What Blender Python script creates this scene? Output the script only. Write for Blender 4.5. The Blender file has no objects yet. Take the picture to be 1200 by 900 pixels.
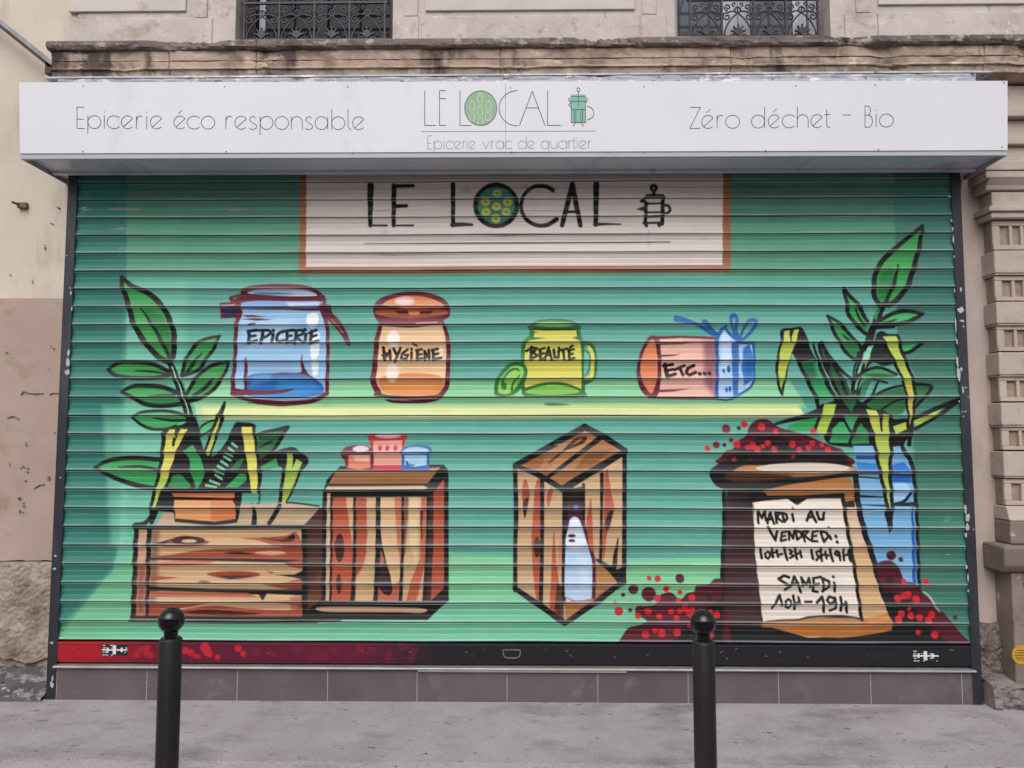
import bpy, math, random
import numpy as np
from mathutils import Vector, Matrix, noise as mnoise

random.seed(7); np.random.seed(7)
R = math.radians
scene = bpy.context.scene
col = scene.collection

# ------------------------------------------------------------------ camera
CAM_YAW, CAM_PITCH, CAM_ROLL, CAM_D, CAM_H, FPX = 0.01438766, 0.07095105, -0.00050421, 4.62794, 1.6, 873.0
cd = bpy.data.cameras.new("camera"); cam = bpy.data.objects.new("camera", cd); col.objects.link(cam)
cam.location = (0, -CAM_D, CAM_H)
cam.rotation_euler = (Matrix.Rotation(CAM_YAW, 3, 'Z') @ Matrix.Rotation(math.pi / 2 + CAM_PITCH, 3, 'X')
                      @ Matrix.Rotation(-CAM_ROLL, 3, 'Z')).to_euler()
cd.sensor_width = 36.0; cd.lens = 36.0 * FPX / 1200.0; cd.clip_end = 400.0; cd.clip_start = 0.05
scene.camera = cam

# ------------------------------------------------------------------ sky, sun, exposure
SUN_EL, SUN_AZ = 44.0, 188.0
w = bpy.data.worlds.new("World"); scene.world = w; w.use_nodes = True
nt = w.node_tree; nt.nodes.clear()
sky = nt.nodes.new("ShaderNodeTexSky"); sky.sky_type = 'NISHITA'; sky.sun_disc = False
sky.sun_elevation = R(SUN_EL); sky.sun_rotation = R(SUN_AZ)
sky.air_density = 1.0; sky.dust_density = 4.0; sky.ozone_density = 1.0
hs = nt.nodes.new("ShaderNodeHueSaturation"); hs.inputs['Saturation'].default_value = 0.12
bg = nt.nodes.new("ShaderNodeBackground"); bg.inputs[1].default_value = 0.15
wo = nt.nodes.new("ShaderNodeOutputWorld")
nt.links.new(sky.outputs[0], hs.inputs['Color']); nt.links.new(hs.outputs[0], bg.inputs[0]); nt.links.new(bg.outputs[0], wo.inputs[0])
sd = bpy.data.lights.new("sun", 'SUN'); sun = bpy.data.objects.new("sun", sd); col.objects.link(sun)
sd.energy = 1.5; sd.angle = R(62); sd.color = (1.0, 0.975, 0.97)
sun_dir = Vector((math.sin(R(SUN_AZ)) * math.cos(R(SUN_EL)), math.cos(R(SUN_AZ)) * math.cos(R(SUN_EL)), math.sin(R(SUN_EL))))
sun.rotation_euler = sun_dir.to_track_quat('Z', 'Y').to_euler()
sun.location = (0, -6, 14)
vs = scene.view_settings
vs.view_transform = 'Standard'; vs.look = 'None'; vs.gamma = 1.0; vs.use_curve_mapping = False; vs.exposure = -0.08
scene.render.engine = 'CYCLES'; scene.render.filter_size = 1.1; scene.cycles.use_denoising = True; scene.cycles.denoising_prefilter = 'ACCURATE'; scene.cycles.use_adaptive_sampling = False

# ------------------------------------------------------------------ helpers
def unp(px, py, Y):
    """photo pixel -> world point on the vertical plane y = Y"""
    X = (px - 600) / FPX; U = -(py - 450) / FPX
    cr, sr = math.cos(CAM_ROLL), math.sin(CAM_ROLL)
    x = cr * X - sr * U; u = sr * X + cr * U
    cp, sp = math.cos(CAM_PITCH), math.sin(CAM_PITCH)
    y = cp - sp * u; z = sp + cp * u
    c, s = math.cos(CAM_YAW), math.sin(CAM_YAW)
    dx, dy, dz = c * x - s * y, s * x + c * y, z
    t = (Y + CAM_D) / dy
    return (t * dx, Y, CAM_H + t * dz)

def s2l(h):
    if isinstance(h, str):
        h = h.lstrip('#'); v = [int(h[i:i + 2], 16) / 255 for i in (0, 2, 4)]
    else:
        v = h
    return [(c / 12.92 if c <= 0.04045 else ((c + 0.055) / 1.055) ** 2.4) for c in v]

def tag(o, label=None, cat=None, group=None, kind=None):
    for k, v in (('label', label), ('category', cat), ('group', group), ('kind', kind)):
        if v: o[k] = v
    return o

def empty(name, loc):
    o = bpy.data.objects.new(name, None); col.objects.link(o); o.location = loc; o.empty_display_size = 0.1
    return o

class MB:
    def __init__(s): s.v = []; s.f = []
    def add(s, vs, fs):
        n = len(s.v); s.v += [tuple(p) for p in vs]; s.f += [tuple(i + n for i in f) for f in fs]; return s
    def box(s, x0, x1, y0, y1, z0, z1):
        v = [(x, y, z) for z in (z0, z1) for y in (y0, y1) for x in (x0, x1)]
        return s.add(v, [(0, 2, 3, 1), (4, 5, 7, 6), (0, 1, 5, 4), (2, 6, 7, 3), (0, 4, 6, 2), (1, 3, 7, 5)])
    def prism_x(s, prof, x0, x1):
        """closed (y,z) outline, extruded along x"""
        n = len(prof); v = [(x0, y, z) for y, z in prof] + [(x1, y, z) for y, z in prof]
        f = [tuple(range(n - 1, -1, -1)), tuple(range(n, 2 * n))] + [(i, (i + 1) % n, n + (i + 1) % n, n + i) for i in range(n)]
        return s.add(v, f)
    def plate(s, pts, y0, y1):
        """closed (x,z) outline, extruded along y"""
        n = len(pts); v = [(x, y0, z) for x, z in pts] + [(x, y1, z) for x, z in pts]
        f = [tuple(range(n)), tuple(range(2 * n - 1, n - 1, -1))] + [(i, n + i, n + (i + 1) % n, (i + 1) % n) for i in range(n)]
        return s.add(v, f)
    def tube(s, pts, r, seg=6, cap=True):
        pts = [Vector(p) for p in pts]; n = len(pts); rs = r if isinstance(r, (list, tuple)) else [r] * n
        vs_ = []
        for i, p in enumerate(pts):
            d = (pts[min(i + 1, n - 1)] - pts[max(i - 1, 0)]).normalized()
            a = Vector((0, 1, 0)) if abs(d.y) < 0.9 else Vector((1, 0, 0))
            b1 = d.cross(a).normalized(); b2 = d.cross(b1)
            for k in range(seg):
                t = 2 * math.pi * k / seg
                vs_.append(p + rs[i] * (math.cos(t) * b1 + math.sin(t) * b2))
        fs = [(i * seg + k, i * seg + (k + 1) % seg, (i + 1) * seg + (k + 1) % seg, (i + 1) * seg + k) for i in range(n - 1) for k in range(seg)]
        if cap: fs += [tuple(range(seg - 1, -1, -1)), tuple((n - 1) * seg + k for k in range(seg))]
        return s.add(vs_, fs)
    def lathe(s, prof, cx, cy, seg=48):
        n = len(prof)
        v = [(cx + r * math.cos(2 * math.pi * k / seg), cy + r * math.sin(2 * math.pi * k / seg), z) for r, z in prof for k in range(seg)]
        f = [(i * seg + k, i * seg + (k + 1) % seg, (i + 1) * seg + (k + 1) % seg, (i + 1) * seg + k) for i in range(n - 1) for k in range(seg)]
        f += [tuple(range(seg - 1, -1, -1)), tuple((n - 1) * seg + k for k in range(seg))]
        return s.add(v, f)
    def ribbon(s, pts, wd, y0, y1):
        """flat stroke of width wd along (x,z) points, thickness y0..y1 (y0 = front)"""
        p = np.array(pts, float); n = len(p)
        if n < 2: return s
        d = np.gradient(p, axis=0); d /= np.maximum(np.linalg.norm(d, axis=1, keepdims=True), 1e-9)
        nn = np.stack([-d[:, 1], d[:, 0]], 1) * wd / 2
        a = p + nn; b = p - nn
        v = [(q[0], y0, q[1]) for q in a] + [(q[0], y0, q[1]) for q in b] + [(q[0], y1, q[1]) for q in a] + [(q[0], y1, q[1]) for q in b]
        f = []
        for i in range(n - 1):
            f += [(i, i + 1, n + i + 1, n + i), (i, 2 * n + i, 2 * n + i + 1, i + 1), (n + i, n + i + 1, 3 * n + i + 1, 3 * n + i)]
        f += [(0, n, 3 * n, 2 * n), (n - 1, 3 * n - 1, 4 * n - 1, 2 * n - 1)]
        return s.add(v, f)
    def build(s, name, m, parent=None, smooth=False, bevel=0.0, seg=2):
        base = Vector(parent_world(parent)) if parent else Vector((0, 0, 0))
        me = bpy.data.meshes.new(name)
        me.from_pydata([tuple(Vector(p) - base) for p in s.v], [], s.f); me.update()
        o = bpy.data.objects.new(name, me); col.objects.link(o)
        if m: me.materials.append(m)
        if parent: o.parent = parent
        import bmesh
        bm = bmesh.new(); bm.from_mesh(me); bmesh.ops.recalc_face_normals(bm, faces=bm.faces); bm.to_mesh(me); bm.free()
        if smooth:
            me.polygons.foreach_set('use_smooth', [True] * len(me.polygons))
            try: me.set_sharp_from_angle(angle=R(40))
            except Exception: pass
        if bevel:
            b = o.modifiers.new('bevel', 'BEVEL'); b.width = bevel; b.segments = seg; b.limit_method = 'ANGLE'; b.angle_limit = R(35)
        return o

def build_split(mb, name, m, parent, **kw):
    """every connected piece of the builder becomes an object of its own"""
    par = list(range(len(mb.v)))
    def find(i):
        while par[i] != i: par[i] = par[par[i]]; i = par[i]
        return i
    for f in mb.f:
        for i in f[1:]: par[find(f[0])] = find(i)
    groups = {}
    for f in mb.f: groups.setdefault(find(f[0]), []).append(f)
    out = []
    for fs in groups.values():
        ids = sorted({i for f in fs for i in f}); mp = {v: k for k, v in enumerate(ids)}
        q = MB(); q.v = [mb.v[i] for i in ids]; q.f = [tuple(mp[i] for i in f) for f in fs]
        out.append(q.build(name, m, parent, **kw))
    return out

def parent_world(o):
    v = Vector((0, 0, 0))
    while o is not None:
        v += o.location; o = o.parent
    return v

def pm(name, c1, c2=None, scale=3.0, rough=0.8, bump=0.0, bscale=60.0, spec=0.4, stain=None, metal=0.0, stretch=(1, 1, 1), contrast=(0.35, 0.65), chips=None, speck=None):
    """procedural surface: two tones mixed by noise, optional stains, chips, specks and bump"""
    m = bpy.data.materials.new(name); m.use_nodes = True; t = m.node_tree; N = t.nodes; L = t.links
    b = N['Principled BSDF']; b.inputs['Roughness'].default_value = rough; b.inputs['Metallic'].default_value = metal
    b.inputs['Specular IOR Level'].default_value = spec
    geo = N.new('ShaderNodeNewGeometry')
    mp = N.new('ShaderNodeMapping'); mp.inputs['Scale'].default_value = stretch; L.new(geo.outputs['Position'], mp.inputs[0])
    def nz(sc, det=6, rgh=0.6, src=mp):
        n = N.new('ShaderNodeTexNoise'); n.inputs['Scale'].default_value = sc; n.inputs['Detail'].default_value = det; n.inputs['Roughness'].default_value = rgh
        L.new(src.outputs[0] if src is mp else src.outputs['Position'], n.inputs['Vector']); return n
    def ramp(n, a, c):
        r = N.new('ShaderNodeValToRGB'); r.color_ramp.elements[0].position = a; r.color_ramp.elements[1].position = c
        L.new(n.outputs[0], r.inputs[0]); return r
    def mix(fac, a, bcol):
        x = N.new('ShaderNodeMix'); x.data_type = 'RGBA'; L.new(fac.outputs[0], x.inputs[0])
        if a.__class__ is list or isinstance(a, tuple): x.inputs[6].default_value = (*a, 1)
        else: L.new(a, x.inputs[6])
        x.inputs[7].default_value = (*bcol, 1); return x.outputs[2]
    cur = tuple(s2l(c1))
    if c2: cur = mix(ramp(nz(scale), *contrast), cur, tuple(s2l(c2)))
    for st in (stain or []):        # (colour, scale, lo, hi, stretch or None)
        if len(st) > 4 and st[4]:
            m2 = N.new('ShaderNodeMapping'); m2.inputs['Scale'].default_value = st[4]; L.new(geo.outputs['Position'], m2.inputs[0])
            n = N.new('ShaderNodeTexNoise'); n.inputs['Scale'].default_value = st[1]; n.inputs['Detail'].default_value = 8; n.inputs['Roughness'].default_value = 0.65
            L.new(m2.outputs[0], n.inputs['Vector'])
        else: n = nz(st[1], 8, 0.65, geo)
        cur = mix(ramp(n, st[2], st[3]), cur, tuple(s2l(st[0])))
    if chips: cur = mix(ramp(nz(chips[1], 5, 0.6, geo), chips[2], chips[2] + 0.02), cur, tuple(s2l(chips[0])))
    if speck:
        v = N.new('ShaderNodeTexNoise'); v.inputs['Scale'].default_value = speck[1]; v.inputs['Detail'].default_value = 2; L.new(geo.outputs['Position'], v.inputs['Vector'])
        cur = mix(ramp(v, speck[2], speck[2] + 0.06), cur, tuple(s2l(speck[0])))
    if isinstance(cur, tuple): b.inputs['Base Color'].default_value = (*cur, 1)
    else: L.new(cur, b.inputs['Base Color'])
    if bump:
        bp = N.new('ShaderNodeBump'); bp.inputs['Strength'].default_value = min(1.0, bump); bp.inputs['Distance'].default_value = 0.004 * max(1, bump)
        n = nz(bscale, 8, 0.7, geo); L.new(n.outputs[0], bp.inputs['Height']); L.new(bp.outputs[0], b.inputs['Normal'])
    return m

def cr(pts, closed=False, sub=6):
    """Catmull-Rom through points"""
    p = np.array(pts, float); n = len(p)
    if n < 3: return p
    out = []
    rng = range(n if closed else n - 1)
    for i in rng:
        if closed: a, b, c, d = p[(i - 1) % n], p[i], p[(i + 1) % n], p[(i + 2) % n]
        else: a, b, c, d = p[max(i - 1, 0)], p[i], p[i + 1], p[min(i + 2, n - 1)]
        for k in range(sub):
            t = k / sub
            out.append(0.5 * ((2 * b) + (c - a) * t + (2 * a - 5 * b + 4 * c - d) * t * t + (3 * b - a - 3 * c + d) * t ** 3))
    if not closed: out.append(p[-1])
    return np.array(out)

# ------------------------------------------------------------------ materials
M = {}
def pave(name, a, b_):
    return pm(name, a, b_, 3.2, 0.92, 1.0, 200, 0.2, stain=[('#b7b0b2', 1.3, 0.54, 0.74, None), ('#7b7679', 1.6, 0.52, 0.70, (1, 2.0, 1)),
              ('#7b7578', 120, 0.52, 0.66, None), ('#c0babc', 105, 0.56, 0.68, None), ('#5c5659', 11, 0.635, 0.67, (1, 1.8, 1)), ('#5f595c', 4.2, 0.655, 0.69, (1, 2.0, 1)), ('#4e484b', 33, 0.71, 0.74, None)], speck=('#e6e2e2', 30, 0.765))
M['asphalt'] = pave('pavement_asphalt', '#aea8ab', '#9e979a')
M['asphalt_edge'] = pave('pavement_edge_asphalt', '#b8aeb2', '#aca3a6')
M['road'] = pm('road_asphalt', '#6c6a6b', '#605e5f', 3, 0.9, 0.8, 200, 0.3)
M['kerb'] = pm('granite_kerb', '#8f8a86', '#7d7874', 20, 0.8, 0.5, 150)
M['plaster_cream'] = pm('cream_plaster', '#cbc0b2', '#bcb1a1', 1.3, 0.9, 0.5, 35, 0.2,
                        stain=[('#a3947f', 2.2, 0.54, 0.76, (3, 1, 0.6)), ('#cec5b8', 1.2, 0.55, 0.75, None), ('#75695a', 22, 0.71, 0.75, None)])
M['plaster_pink'] = pm('pinkish_plaster', '#af9b92', '#a28e83', 2.0, 0.92, 0.7, 45, 0.2,
                       stain=[('#86705f', 3.0, 0.57, 0.78, None), ('#b09a8a', 1.4, 0.55, 0.8, None), ('#6a5850', 16, 0.66, 0.72, None), ('#5c4b43', 40, 0.72, 0.76, None)])
M['rubble'] = pm('old_stone', '#ac9d90', '#918478', 5, 0.95, 1.6, 30, 0.15,
                 stain=[('#62574e', 3.5, 0.50, 0.68, None), ('#ab9c8c', 14, 0.55, 0.70, None), ('#4f453d', 30, 0.62, 0.70, None)], speck=('#c9beb0', 60, 0.68))
M['bitumen'] = pm('bitumen_fillet', '#5d5a5d', '#49474a', 9, 0.92, 1.8, 50, 0.2, stain=[('#8d8583', 9, 0.52, 0.60, (1, 1, 2)), ('#b0a7a3', 16, 0.60, 0.65, None), ('#343235', 24, 0.60, 0.68, None)])
M['stone'] = pm('facade_stone', '#c4b9b2', '#b3a8a2', 2.6, 0.9, 0.8, 55, 0.2, speck=('#cfc6c4', 40, 0.68),
                stain=[('#95887f', 3.0, 0.52, 0.70, (1, 1, 1.8)), ('#7f736d', 2.2, 0.60, 0.74, (3, 1, 0.8)), ('#c6bcbb', 7, 0.54, 0.68, None), ('#8a7f7c', 16, 0.60, 0.74, None)])
M['panel'] = pm('facade_panel_stone', '#c6bcb7', '#bab0ab', 3, 0.9, 0.5, 60, 0.2, stain=[('#9a8c86', 4, 0.6, 0.8, None)])
M['cornice'] = pm('cornice_stone', '#b5a193', '#a29082', 3.2, 0.92, 1.4, 40, 0.2,
                  stain=[('#8a776b', 4.2, 0.50, 0.62, (1.2, 1, 2.0)), ('#5c4f4b', 2.0, 0.55, 0.63, (1.4, 1, 0.5)), ('#4a403f', 1.3, 0.60, 0.66, (1, 1, 0.4)), ('#c9b7a5', 6, 0.58, 0.68, (1, 1, 2)), ('#6f6059', 30, 0.62, 0.70, None)])
M['slab'] = pm('weathered_ledge', '#7f736d', '#665b57', 6, 0.95, 1.5, 45, 0.15,
               stain=[('#4b4241', 4, 0.5, 0.66, (1, 1, 3)), ('#a89c97', 12, 0.55, 0.66, None), ('#3f3736', 1.6, 0.60, 0.68, None), ('#b9aeaa', 45, 0.64, 0.70, None)])
M['cement'] = pm('cement_render', '#bdada4', '#ab9b95', 1.3, 0.92, 0.6, 45, 0.2,
                 stain=[('#8c7d75', 1.6, 0.52, 0.72, (1.5, 1, 0.5)), ('#6d615b', 2.8, 0.62, 0.78, None)])
M['cement_low'] = pm('damp_cement', '#887b73', '#6e635d', 4, 0.95, 1.8, 45, 0.15, stain=[('#4c4440', 5, 0.52, 0.66, None), ('#a89c93', 12, 0.57, 0.66, None), ('#433b37', 34, 0.60, 0.70, None)], speck=('#b9aea6', 60, 0.68))
M['step'] = pm('worn_step_stone', '#8d8482', '#776f6d', 6, 0.95, 1.8, 50, 0.15, stain=[('#4a4443', 7, 0.54, 0.66, (1, 1, 2)), ('#b5adaa', 14, 0.60, 0.66, None), ('#3c3736', 30, 0.62, 0.70, None)])
M['pilaster'] = pm('pilaster_stone', '#b8aaa0', '#a99b91', 3.5, 0.9, 1.0, 60, 0.2, speck=('#8b7d74', 55, 0.70),
                   stain=[('#8d7d73', 4, 0.58, 0.76, None), ('#c0b2a8', 5, 0.58, 0.76, None)])
M['pilaster_low'] = pm('pilaster_base_stone', '#8c7f76', '#766a62', 4, 0.92, 1.2, 45, 0.2,
                       stain=[('#bdb2aa', 6.0, 0.62, 0.66, None), ('#554b46', 3.2, 0.55, 0.7, None)])
M['flute'] = pm('recess_stone', '#a18f80', '#8d7b6c', 18, 0.95, 1.2, 60, 0.15)
M['zinc'] = pm('painted_zinc', '#b3b4ba', '#9b9da5', 5, 0.6, 0.8, 50, 0.4,
               stain=[('#d5d3d4', 11, 0.56, 0.60, (1, 1, 2.5)), ('#55555a', 14, 0.60, 0.64, (1, 1, 3))])
M['white'] = pm('white_sign_sheet', '#d0cfd5', '#cbcad1', 1.5, 0.4, 0, 10, 0.35, stain=[('#b4b2b8', 2.0, 0.6, 0.85, (1, 1, 0.4))])
M['signbox'] = pm('grey_sign_box', '#a8aab1', '#a1a3ab', 2, 0.45, 0, 10, 0.45, stain=[('#8f9197', 3, 0.6, 0.8, None)])
M['soffit'] = pm('grey_soffit_sheet', '#c9cbd5', '#bcbfca', 2, 0.3, 0, 10, 0.5, stain=[('#8b90a0', 1.6, 0.55, 0.75, (2, 1, 1))])
M['letter'] = pm('dark_vinyl', '#38363d', None, rough=0.5)
M['letter_grey'] = pm('grey_vinyl', '#75727a', None, rough=0.5)
M['green_vinyl'] = pm('green_vinyl', '#84a78d', '#7d9f86', 30, 0.5)
M['teal_vinyl'] = pm('teal_vinyl', '#79ad9d', '#73a595', 30, 0.5)
M['lime_vinyl'] = pm('lime_vinyl', '#c6d08a', None, rough=0.5)
M['screw'] = pm('dark_screw', '#4a4850', None, rough=0.4, metal=0.6)
M['anthracite'] = pm('anthracite_paint', '#2a2b35', '#24252e', 4, 0.5, 0.2, 80, 0.4, chips=('#b5b4b6', 9, 0.70), stain=[('#43444c', 3, 0.55, 0.75, (1, 1, 0.3))])
M['alu'] = pm('aluminium_strip', '#b7b3b3', '#a39e9f', 12, 0.38, 0.1, 90, 0.5, metal=0.5, stretch=(0.4, 1, 1))
M['tile'] = pm('brown_grey_tile', '#675d5f', '#5a5154', 2.2, 0.42, 0.15, 120, 0.4, stain=[('#7c7173', 5, 0.58, 0.8, None), ('#584d50', 2.2, 0.6, 0.8, (1, 1, 3))], speck=('#c9c4c4', 55, 0.76))
M['grout'] = pm('pale_grout', '#a49c9b', '#8d8584', 20, 0.9)
M['iron_bollard'] = pm('bollard_paint', '#242126', '#1e1c20', 8, 0.42, 0.15, 90, 0.3, stain=[('#3a2c2d', 3, 0.5, 0.72, (1, 1, 0.5)), ('#1d1b1f', 6, 0.55, 0.7, (1, 1, 0.3))], speck=('#9a9598', 60, 0.765))
M['ball'] = pm('bollard_ball_paint', '#111015', '#100f13', 8, 0.06, 0.0, 90, 0.5)
M['wrought'] = pm('wrought_iron', '#3a3941', '#2c2b33', 15, 0.55, 0.3, 100, 0.45)
M['wrought_dark'] = pm('black_wrought_iron', '#1d1c23', '#17161c', 15, 0.5, 0.3, 100, 0.45)
M['steel'] = pm('galvanised_steel', '#8b8d92', '#74767b', 14, 0.55, 0.3, 60, 0.45, metal=0.35, stain=[('#55504e', 6, 0.6, 0.7, None)])
M['rust'] = pm('rusty_iron', '#4b3a37', '#5b463e', 20, 0.85, 0.6, 80)
M['bracket'] = pm('old_bracket_iron', '#75685a', '#5b4e44', 30, 0.85, 0.6, 80)
M['frame'] = pm('grey_window_frame', '#b5b2b7', '#a5a2a8', 6, 0.6, 0.2, 60)
M['frame_brown'] = pm('brown_window_frame', '#40383a', '#352f31', 6, 0.6, 0.2, 60)
M['glass_dark'] = pm('dark_window_glass', '#101016', '#15151c', 2, 0.1, 0, 10, 0.12)
M['glass_grey'] = pm('grey_window_glass', '#42444f', '#545761', 1.5, 0.1, 0, 10, 0.25)
M['curtain'] = pm('pale_curtain', '#c9c9d2', '#a9aab4', 9, 0.9, 0, 10, stretch=(6, 1, 0.3))
M['yellow'] = pm('yellow_sticker', '#c99a2e', '#b98a26', 30, 0.6)
M['facing'] = pm('facing_facade', '#c2b9ae', '#b0a79c', 1, 0.9)
M['facing_glass'] = pm('facing_glass', '#23252b', None, rough=0.1)
M['pit'] = pm('plaster_pit', '#75645a', '#85746a', 40, 0.95)
M['grit'] = pm('pale_grit', '#cfc8c6', '#8a8380', 60, 0.9, contrast=(0.45, 0.55))
M['chip'] = pm('bare_primer', '#b3b3b6', '#9d9da1', 40, 0.7)
M['chalk'] = pm('white_print', '#d5d3d6', None, rough=0.6)
M['blackprint'] = pm('black_print', '#1d1c21', None, rough=0.6)

# ------------------------------------------------------------------ ground
def sheet(name, x0, x1, y0, y1, z, m, lab=None):
    o = MB().add([(x0, y0, z), (x1, y0, z), (x1, y1, z), (x0, y1, z)], [(0, 1, 2, 3)]).build(name, m)
    return tag(o, kind='structure')
sheet('ground', -120, 120, -120, 120, -0.16, M['road'])
sheet('road', -60, 60, -8.2, -2.32, -0.13, M['road'])
KX = 60
tag(MB().box(-KX, KX, -0.832, 0.6, -0.15, 0.0).build('pavement', M['asphalt']), kind='structure')
tag(MB().box(-KX, KX, -2.12, -0.8325, -0.15, -0.003).build('pavement_edge', M['asphalt_edge']), kind='structure')
tag(MB().box(-KX, KX, -2.32, -2.125, -0.15, -0.004).build('kerb', M['kerb'], bevel=0.012), kind='structure')
tag(MB().box(-KX, KX, -13.0, -8.2, -0.15, 0.0).build('far_pavement', M['asphalt']), kind='structure')

# ------------------------------------------------------------------ stone building
BW = 0.12                                  # plane of the rendered walls beside the shutter
SX0, SX1 = -2.955, 9.0
sb = empty('stone_building', (0, 0.12, 0))
tag(sb, 'pale stone building with weathered ledge and tall windows above the shop sign', 'building')
ZL = 4.07
MB().box(SX0, SX1, BW, 0.6, 0.0, 3.95).build('cement_wall', M['cement'], sb)
# damp lower patch right of the shutter: rough swollen render at the foot of the wall
bm_ = MB()
nx, nz_ = 60, 80
P00 = 2.74; P10 = 2.98
vsx = []
for j in range(nz_ + 1):
    for i in range(nx + 1):
        x = P00 + (P10 - P00) * i / nx; z = 0.10 + 0.36 * j / nz_
        e = min(i, nx - i, (nz_ - j)) / 14.0
        d = 0.035 * min(1, e) * (0.6 + 0.8 * (mnoise.noise(Vector((x * 14, 0, z * 14))) + 0.4)) + 0.012 * mnoise.noise(Vector((x * 40, 3, z * 40))) + 0.006 * mnoise.noise(Vector((x * 110, 5, z * 110)))
        zt = z + (0.05 * mnoise.noise(Vector((x * 12, 9, 0))) if j == nz_ else 0)
        vsx.append((x, BW - 0.004 - max(0, d), zt))
bm_.add(vsx, [(j * (nx + 1) + i, j * (nx + 1) + i + 1, (j + 1) * (nx + 1) + i + 1, (j + 1) * (nx + 1) + i) for j in range(nz_) for i in range(nx)])
bm_.build('damp_patch', M['cement_low'], sb, smooth=True)

# windows in the upper wall
WIN = []
for a, b in ((278, 461), (789, 970)):
    WIN.append((unp(a, 40, 0.14)[0], unp(b, 40, 0.14)[0]))
WZ0, WZ1 = 4.04, 6.3
UW = 0.10
up = MB()
xs = [SX0] + [q for wq in WIN for q in wq] + [SX1]
for k in range(0, len(xs), 2):
    up.box(xs[k], xs[k + 1], UW, 0.6, 3.95, 7.5)
for wa, wb in WIN: up.box(wa, wb, UW, 0.6, WZ1, 7.5); up.box(wa, wb, UW + 0.01, 0.6, 3.95, WZ0)
up.build('upper_wall', M['stone'], sb)
# pedestal blocks, pilaster strips and raised panels between the windows
def px_x(px, py, Y): return unp(px, py, Y)[0]
def px_z(px, py, Y): return unp(px, py, Y)[2]
ped, strips, pan = MB(), MB(), MB()
Yp = UW - 0.010
zp = px_z(600, 18, Yp)
def seg_px(mb, a, b, y0, y1, z0, z1, ref=30): mb.box(px_x(a, ref, y0), px_x(b, ref, y0), y0, y1, z0, z1)
for a, b in ((79, 248), (463, 490), (492.5, 749), (751, 781), (990, 1028), (1029, 1420)):
    seg_px(ped, a, b, Yp, UW + 0.01, 4.0, zp)
build_split(ped, 'pedestal_block', M['stone'], sb, bevel=0.005)
for a, b in ((227, 242), (473, 489), (752, 769), (1003, 1020)):
    seg_px(strips, a, b, UW - 0.012, UW + 0.01, zp + 0.001, 6.6, 8)
build_split(strips, 'pilaster_strip', M['stone'], sb, bevel=0.004)
for a, b, yb in ((80, 217, 9.5), (498, 743, 11.5), (1029.5, 1420, 8.5)):
    z0 = px_z(600, yb, UW - 0.016)
    seg_px(pan, a, b, UW - 0.016, UW + 0.01, z0, 6.4, yb)
build_split(pan, 'raised_panel', M['panel'], sb, bevel=0.004)

def moulding(prof, x0, x1, joints=(), n=260, amp=0.004, chip=0.0, seed=0, endcap=True):
    """open (y,z) profile swept along x with worn, chipped edges and open joints"""
    xs_ = list(np.linspace(x0, x1, n))
    for j in joints: xs_ += [j - 0.006, j - 0.002, j + 0.002, j + 0.006]
    xs_ = sorted(x for x in xs_ if x0 <= x <= x1)
    mb = MB(); k = len(prof); v = []
    for x in xs_:
        injoint = any(abs(x - j) < 0.0035 for j in joints)
        for q, (y, z) in enumerate(prof):
            nn = mnoise.noise(Vector((x * 7 + seed, q * 3.1, seed))) * amp + mnoise.noise(Vector((x * 31 + seed, q * 5.7, 2))) * amp * 0.7
            c = 0.0
            if chip and 0 < q < k - 1:
                t = mnoise.noise(Vector((x * 3.3, z * 6.0, seed + 5)))
                if t > 0.25: c = chip * (t - 0.25) * (1 + mnoise.noise(Vector((x * 40, z * 40, 1))))
            v.append((x, y + nn + c + (0.009 if injoint and 0 < q < k - 1 else 0), z + nn * 0.6))
    m_ = len(xs_)
    mb.add(v, [(i * k + q, i * k + q + 1, (i + 1) * k + q + 1, (i + 1) * k + q) for i in range(m_ - 1) for q in range(k - 1)])
    if endcap:
        n0 = len(mb.v)
        mb.f.append(tuple(range(k))); mb.f.append(tuple((m_ - 1) * k + q for q in range(k - 1, -1, -1)))
    return mb
jx = [unp(p, 66, -0.10)[0] for p in (198, 300, 586, 856, 1153)]
cx0 = unp(60, 70, -0.10)[0]
CP = lambda py, Y: (Y, unp(600, py, Y)[2])
corn = [(0.14, 4.03), (-0.10, 4.03), CP(55.5, -0.098), CP(57.5, -0.104), CP(68.0, -0.100), CP(68.8, -0.094), CP(69.6, -0.093), CP(70.2, -0.096), CP(75.8, -0.094), CP(76.6, -0.102), CP(78.0, -0.104), CP(78.8, -0.091), CP(80.0, -0.088), CP(81, -0.089), CP(88, -0.080), (0.14, 3.85)]
moulding(corn, cx0, SX1, jx, 560, 0.007, 0.09, 3).build('cornice', M['cornice'], sb)
slabp = [(0.14, CP(44.2, -0.13)[1] + 0.012), CP(44.2, -0.128), CP(45.2, -0.137), CP(49, -0.140), CP(51.5, -0.138), CP(54.0, -0.128), CP(55.6, -0.112), (0.14, CP(55.6, -0.112)[1])]
moulding(slabp, unp(53, 50, -0.14)[0], SX1, [unp(p, 50, -0.14)[0] for p in (300, 700, 1010)], 560, 0.009, 0.10, 8).build('ledge_slab', M['slab'], sb)

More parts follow.
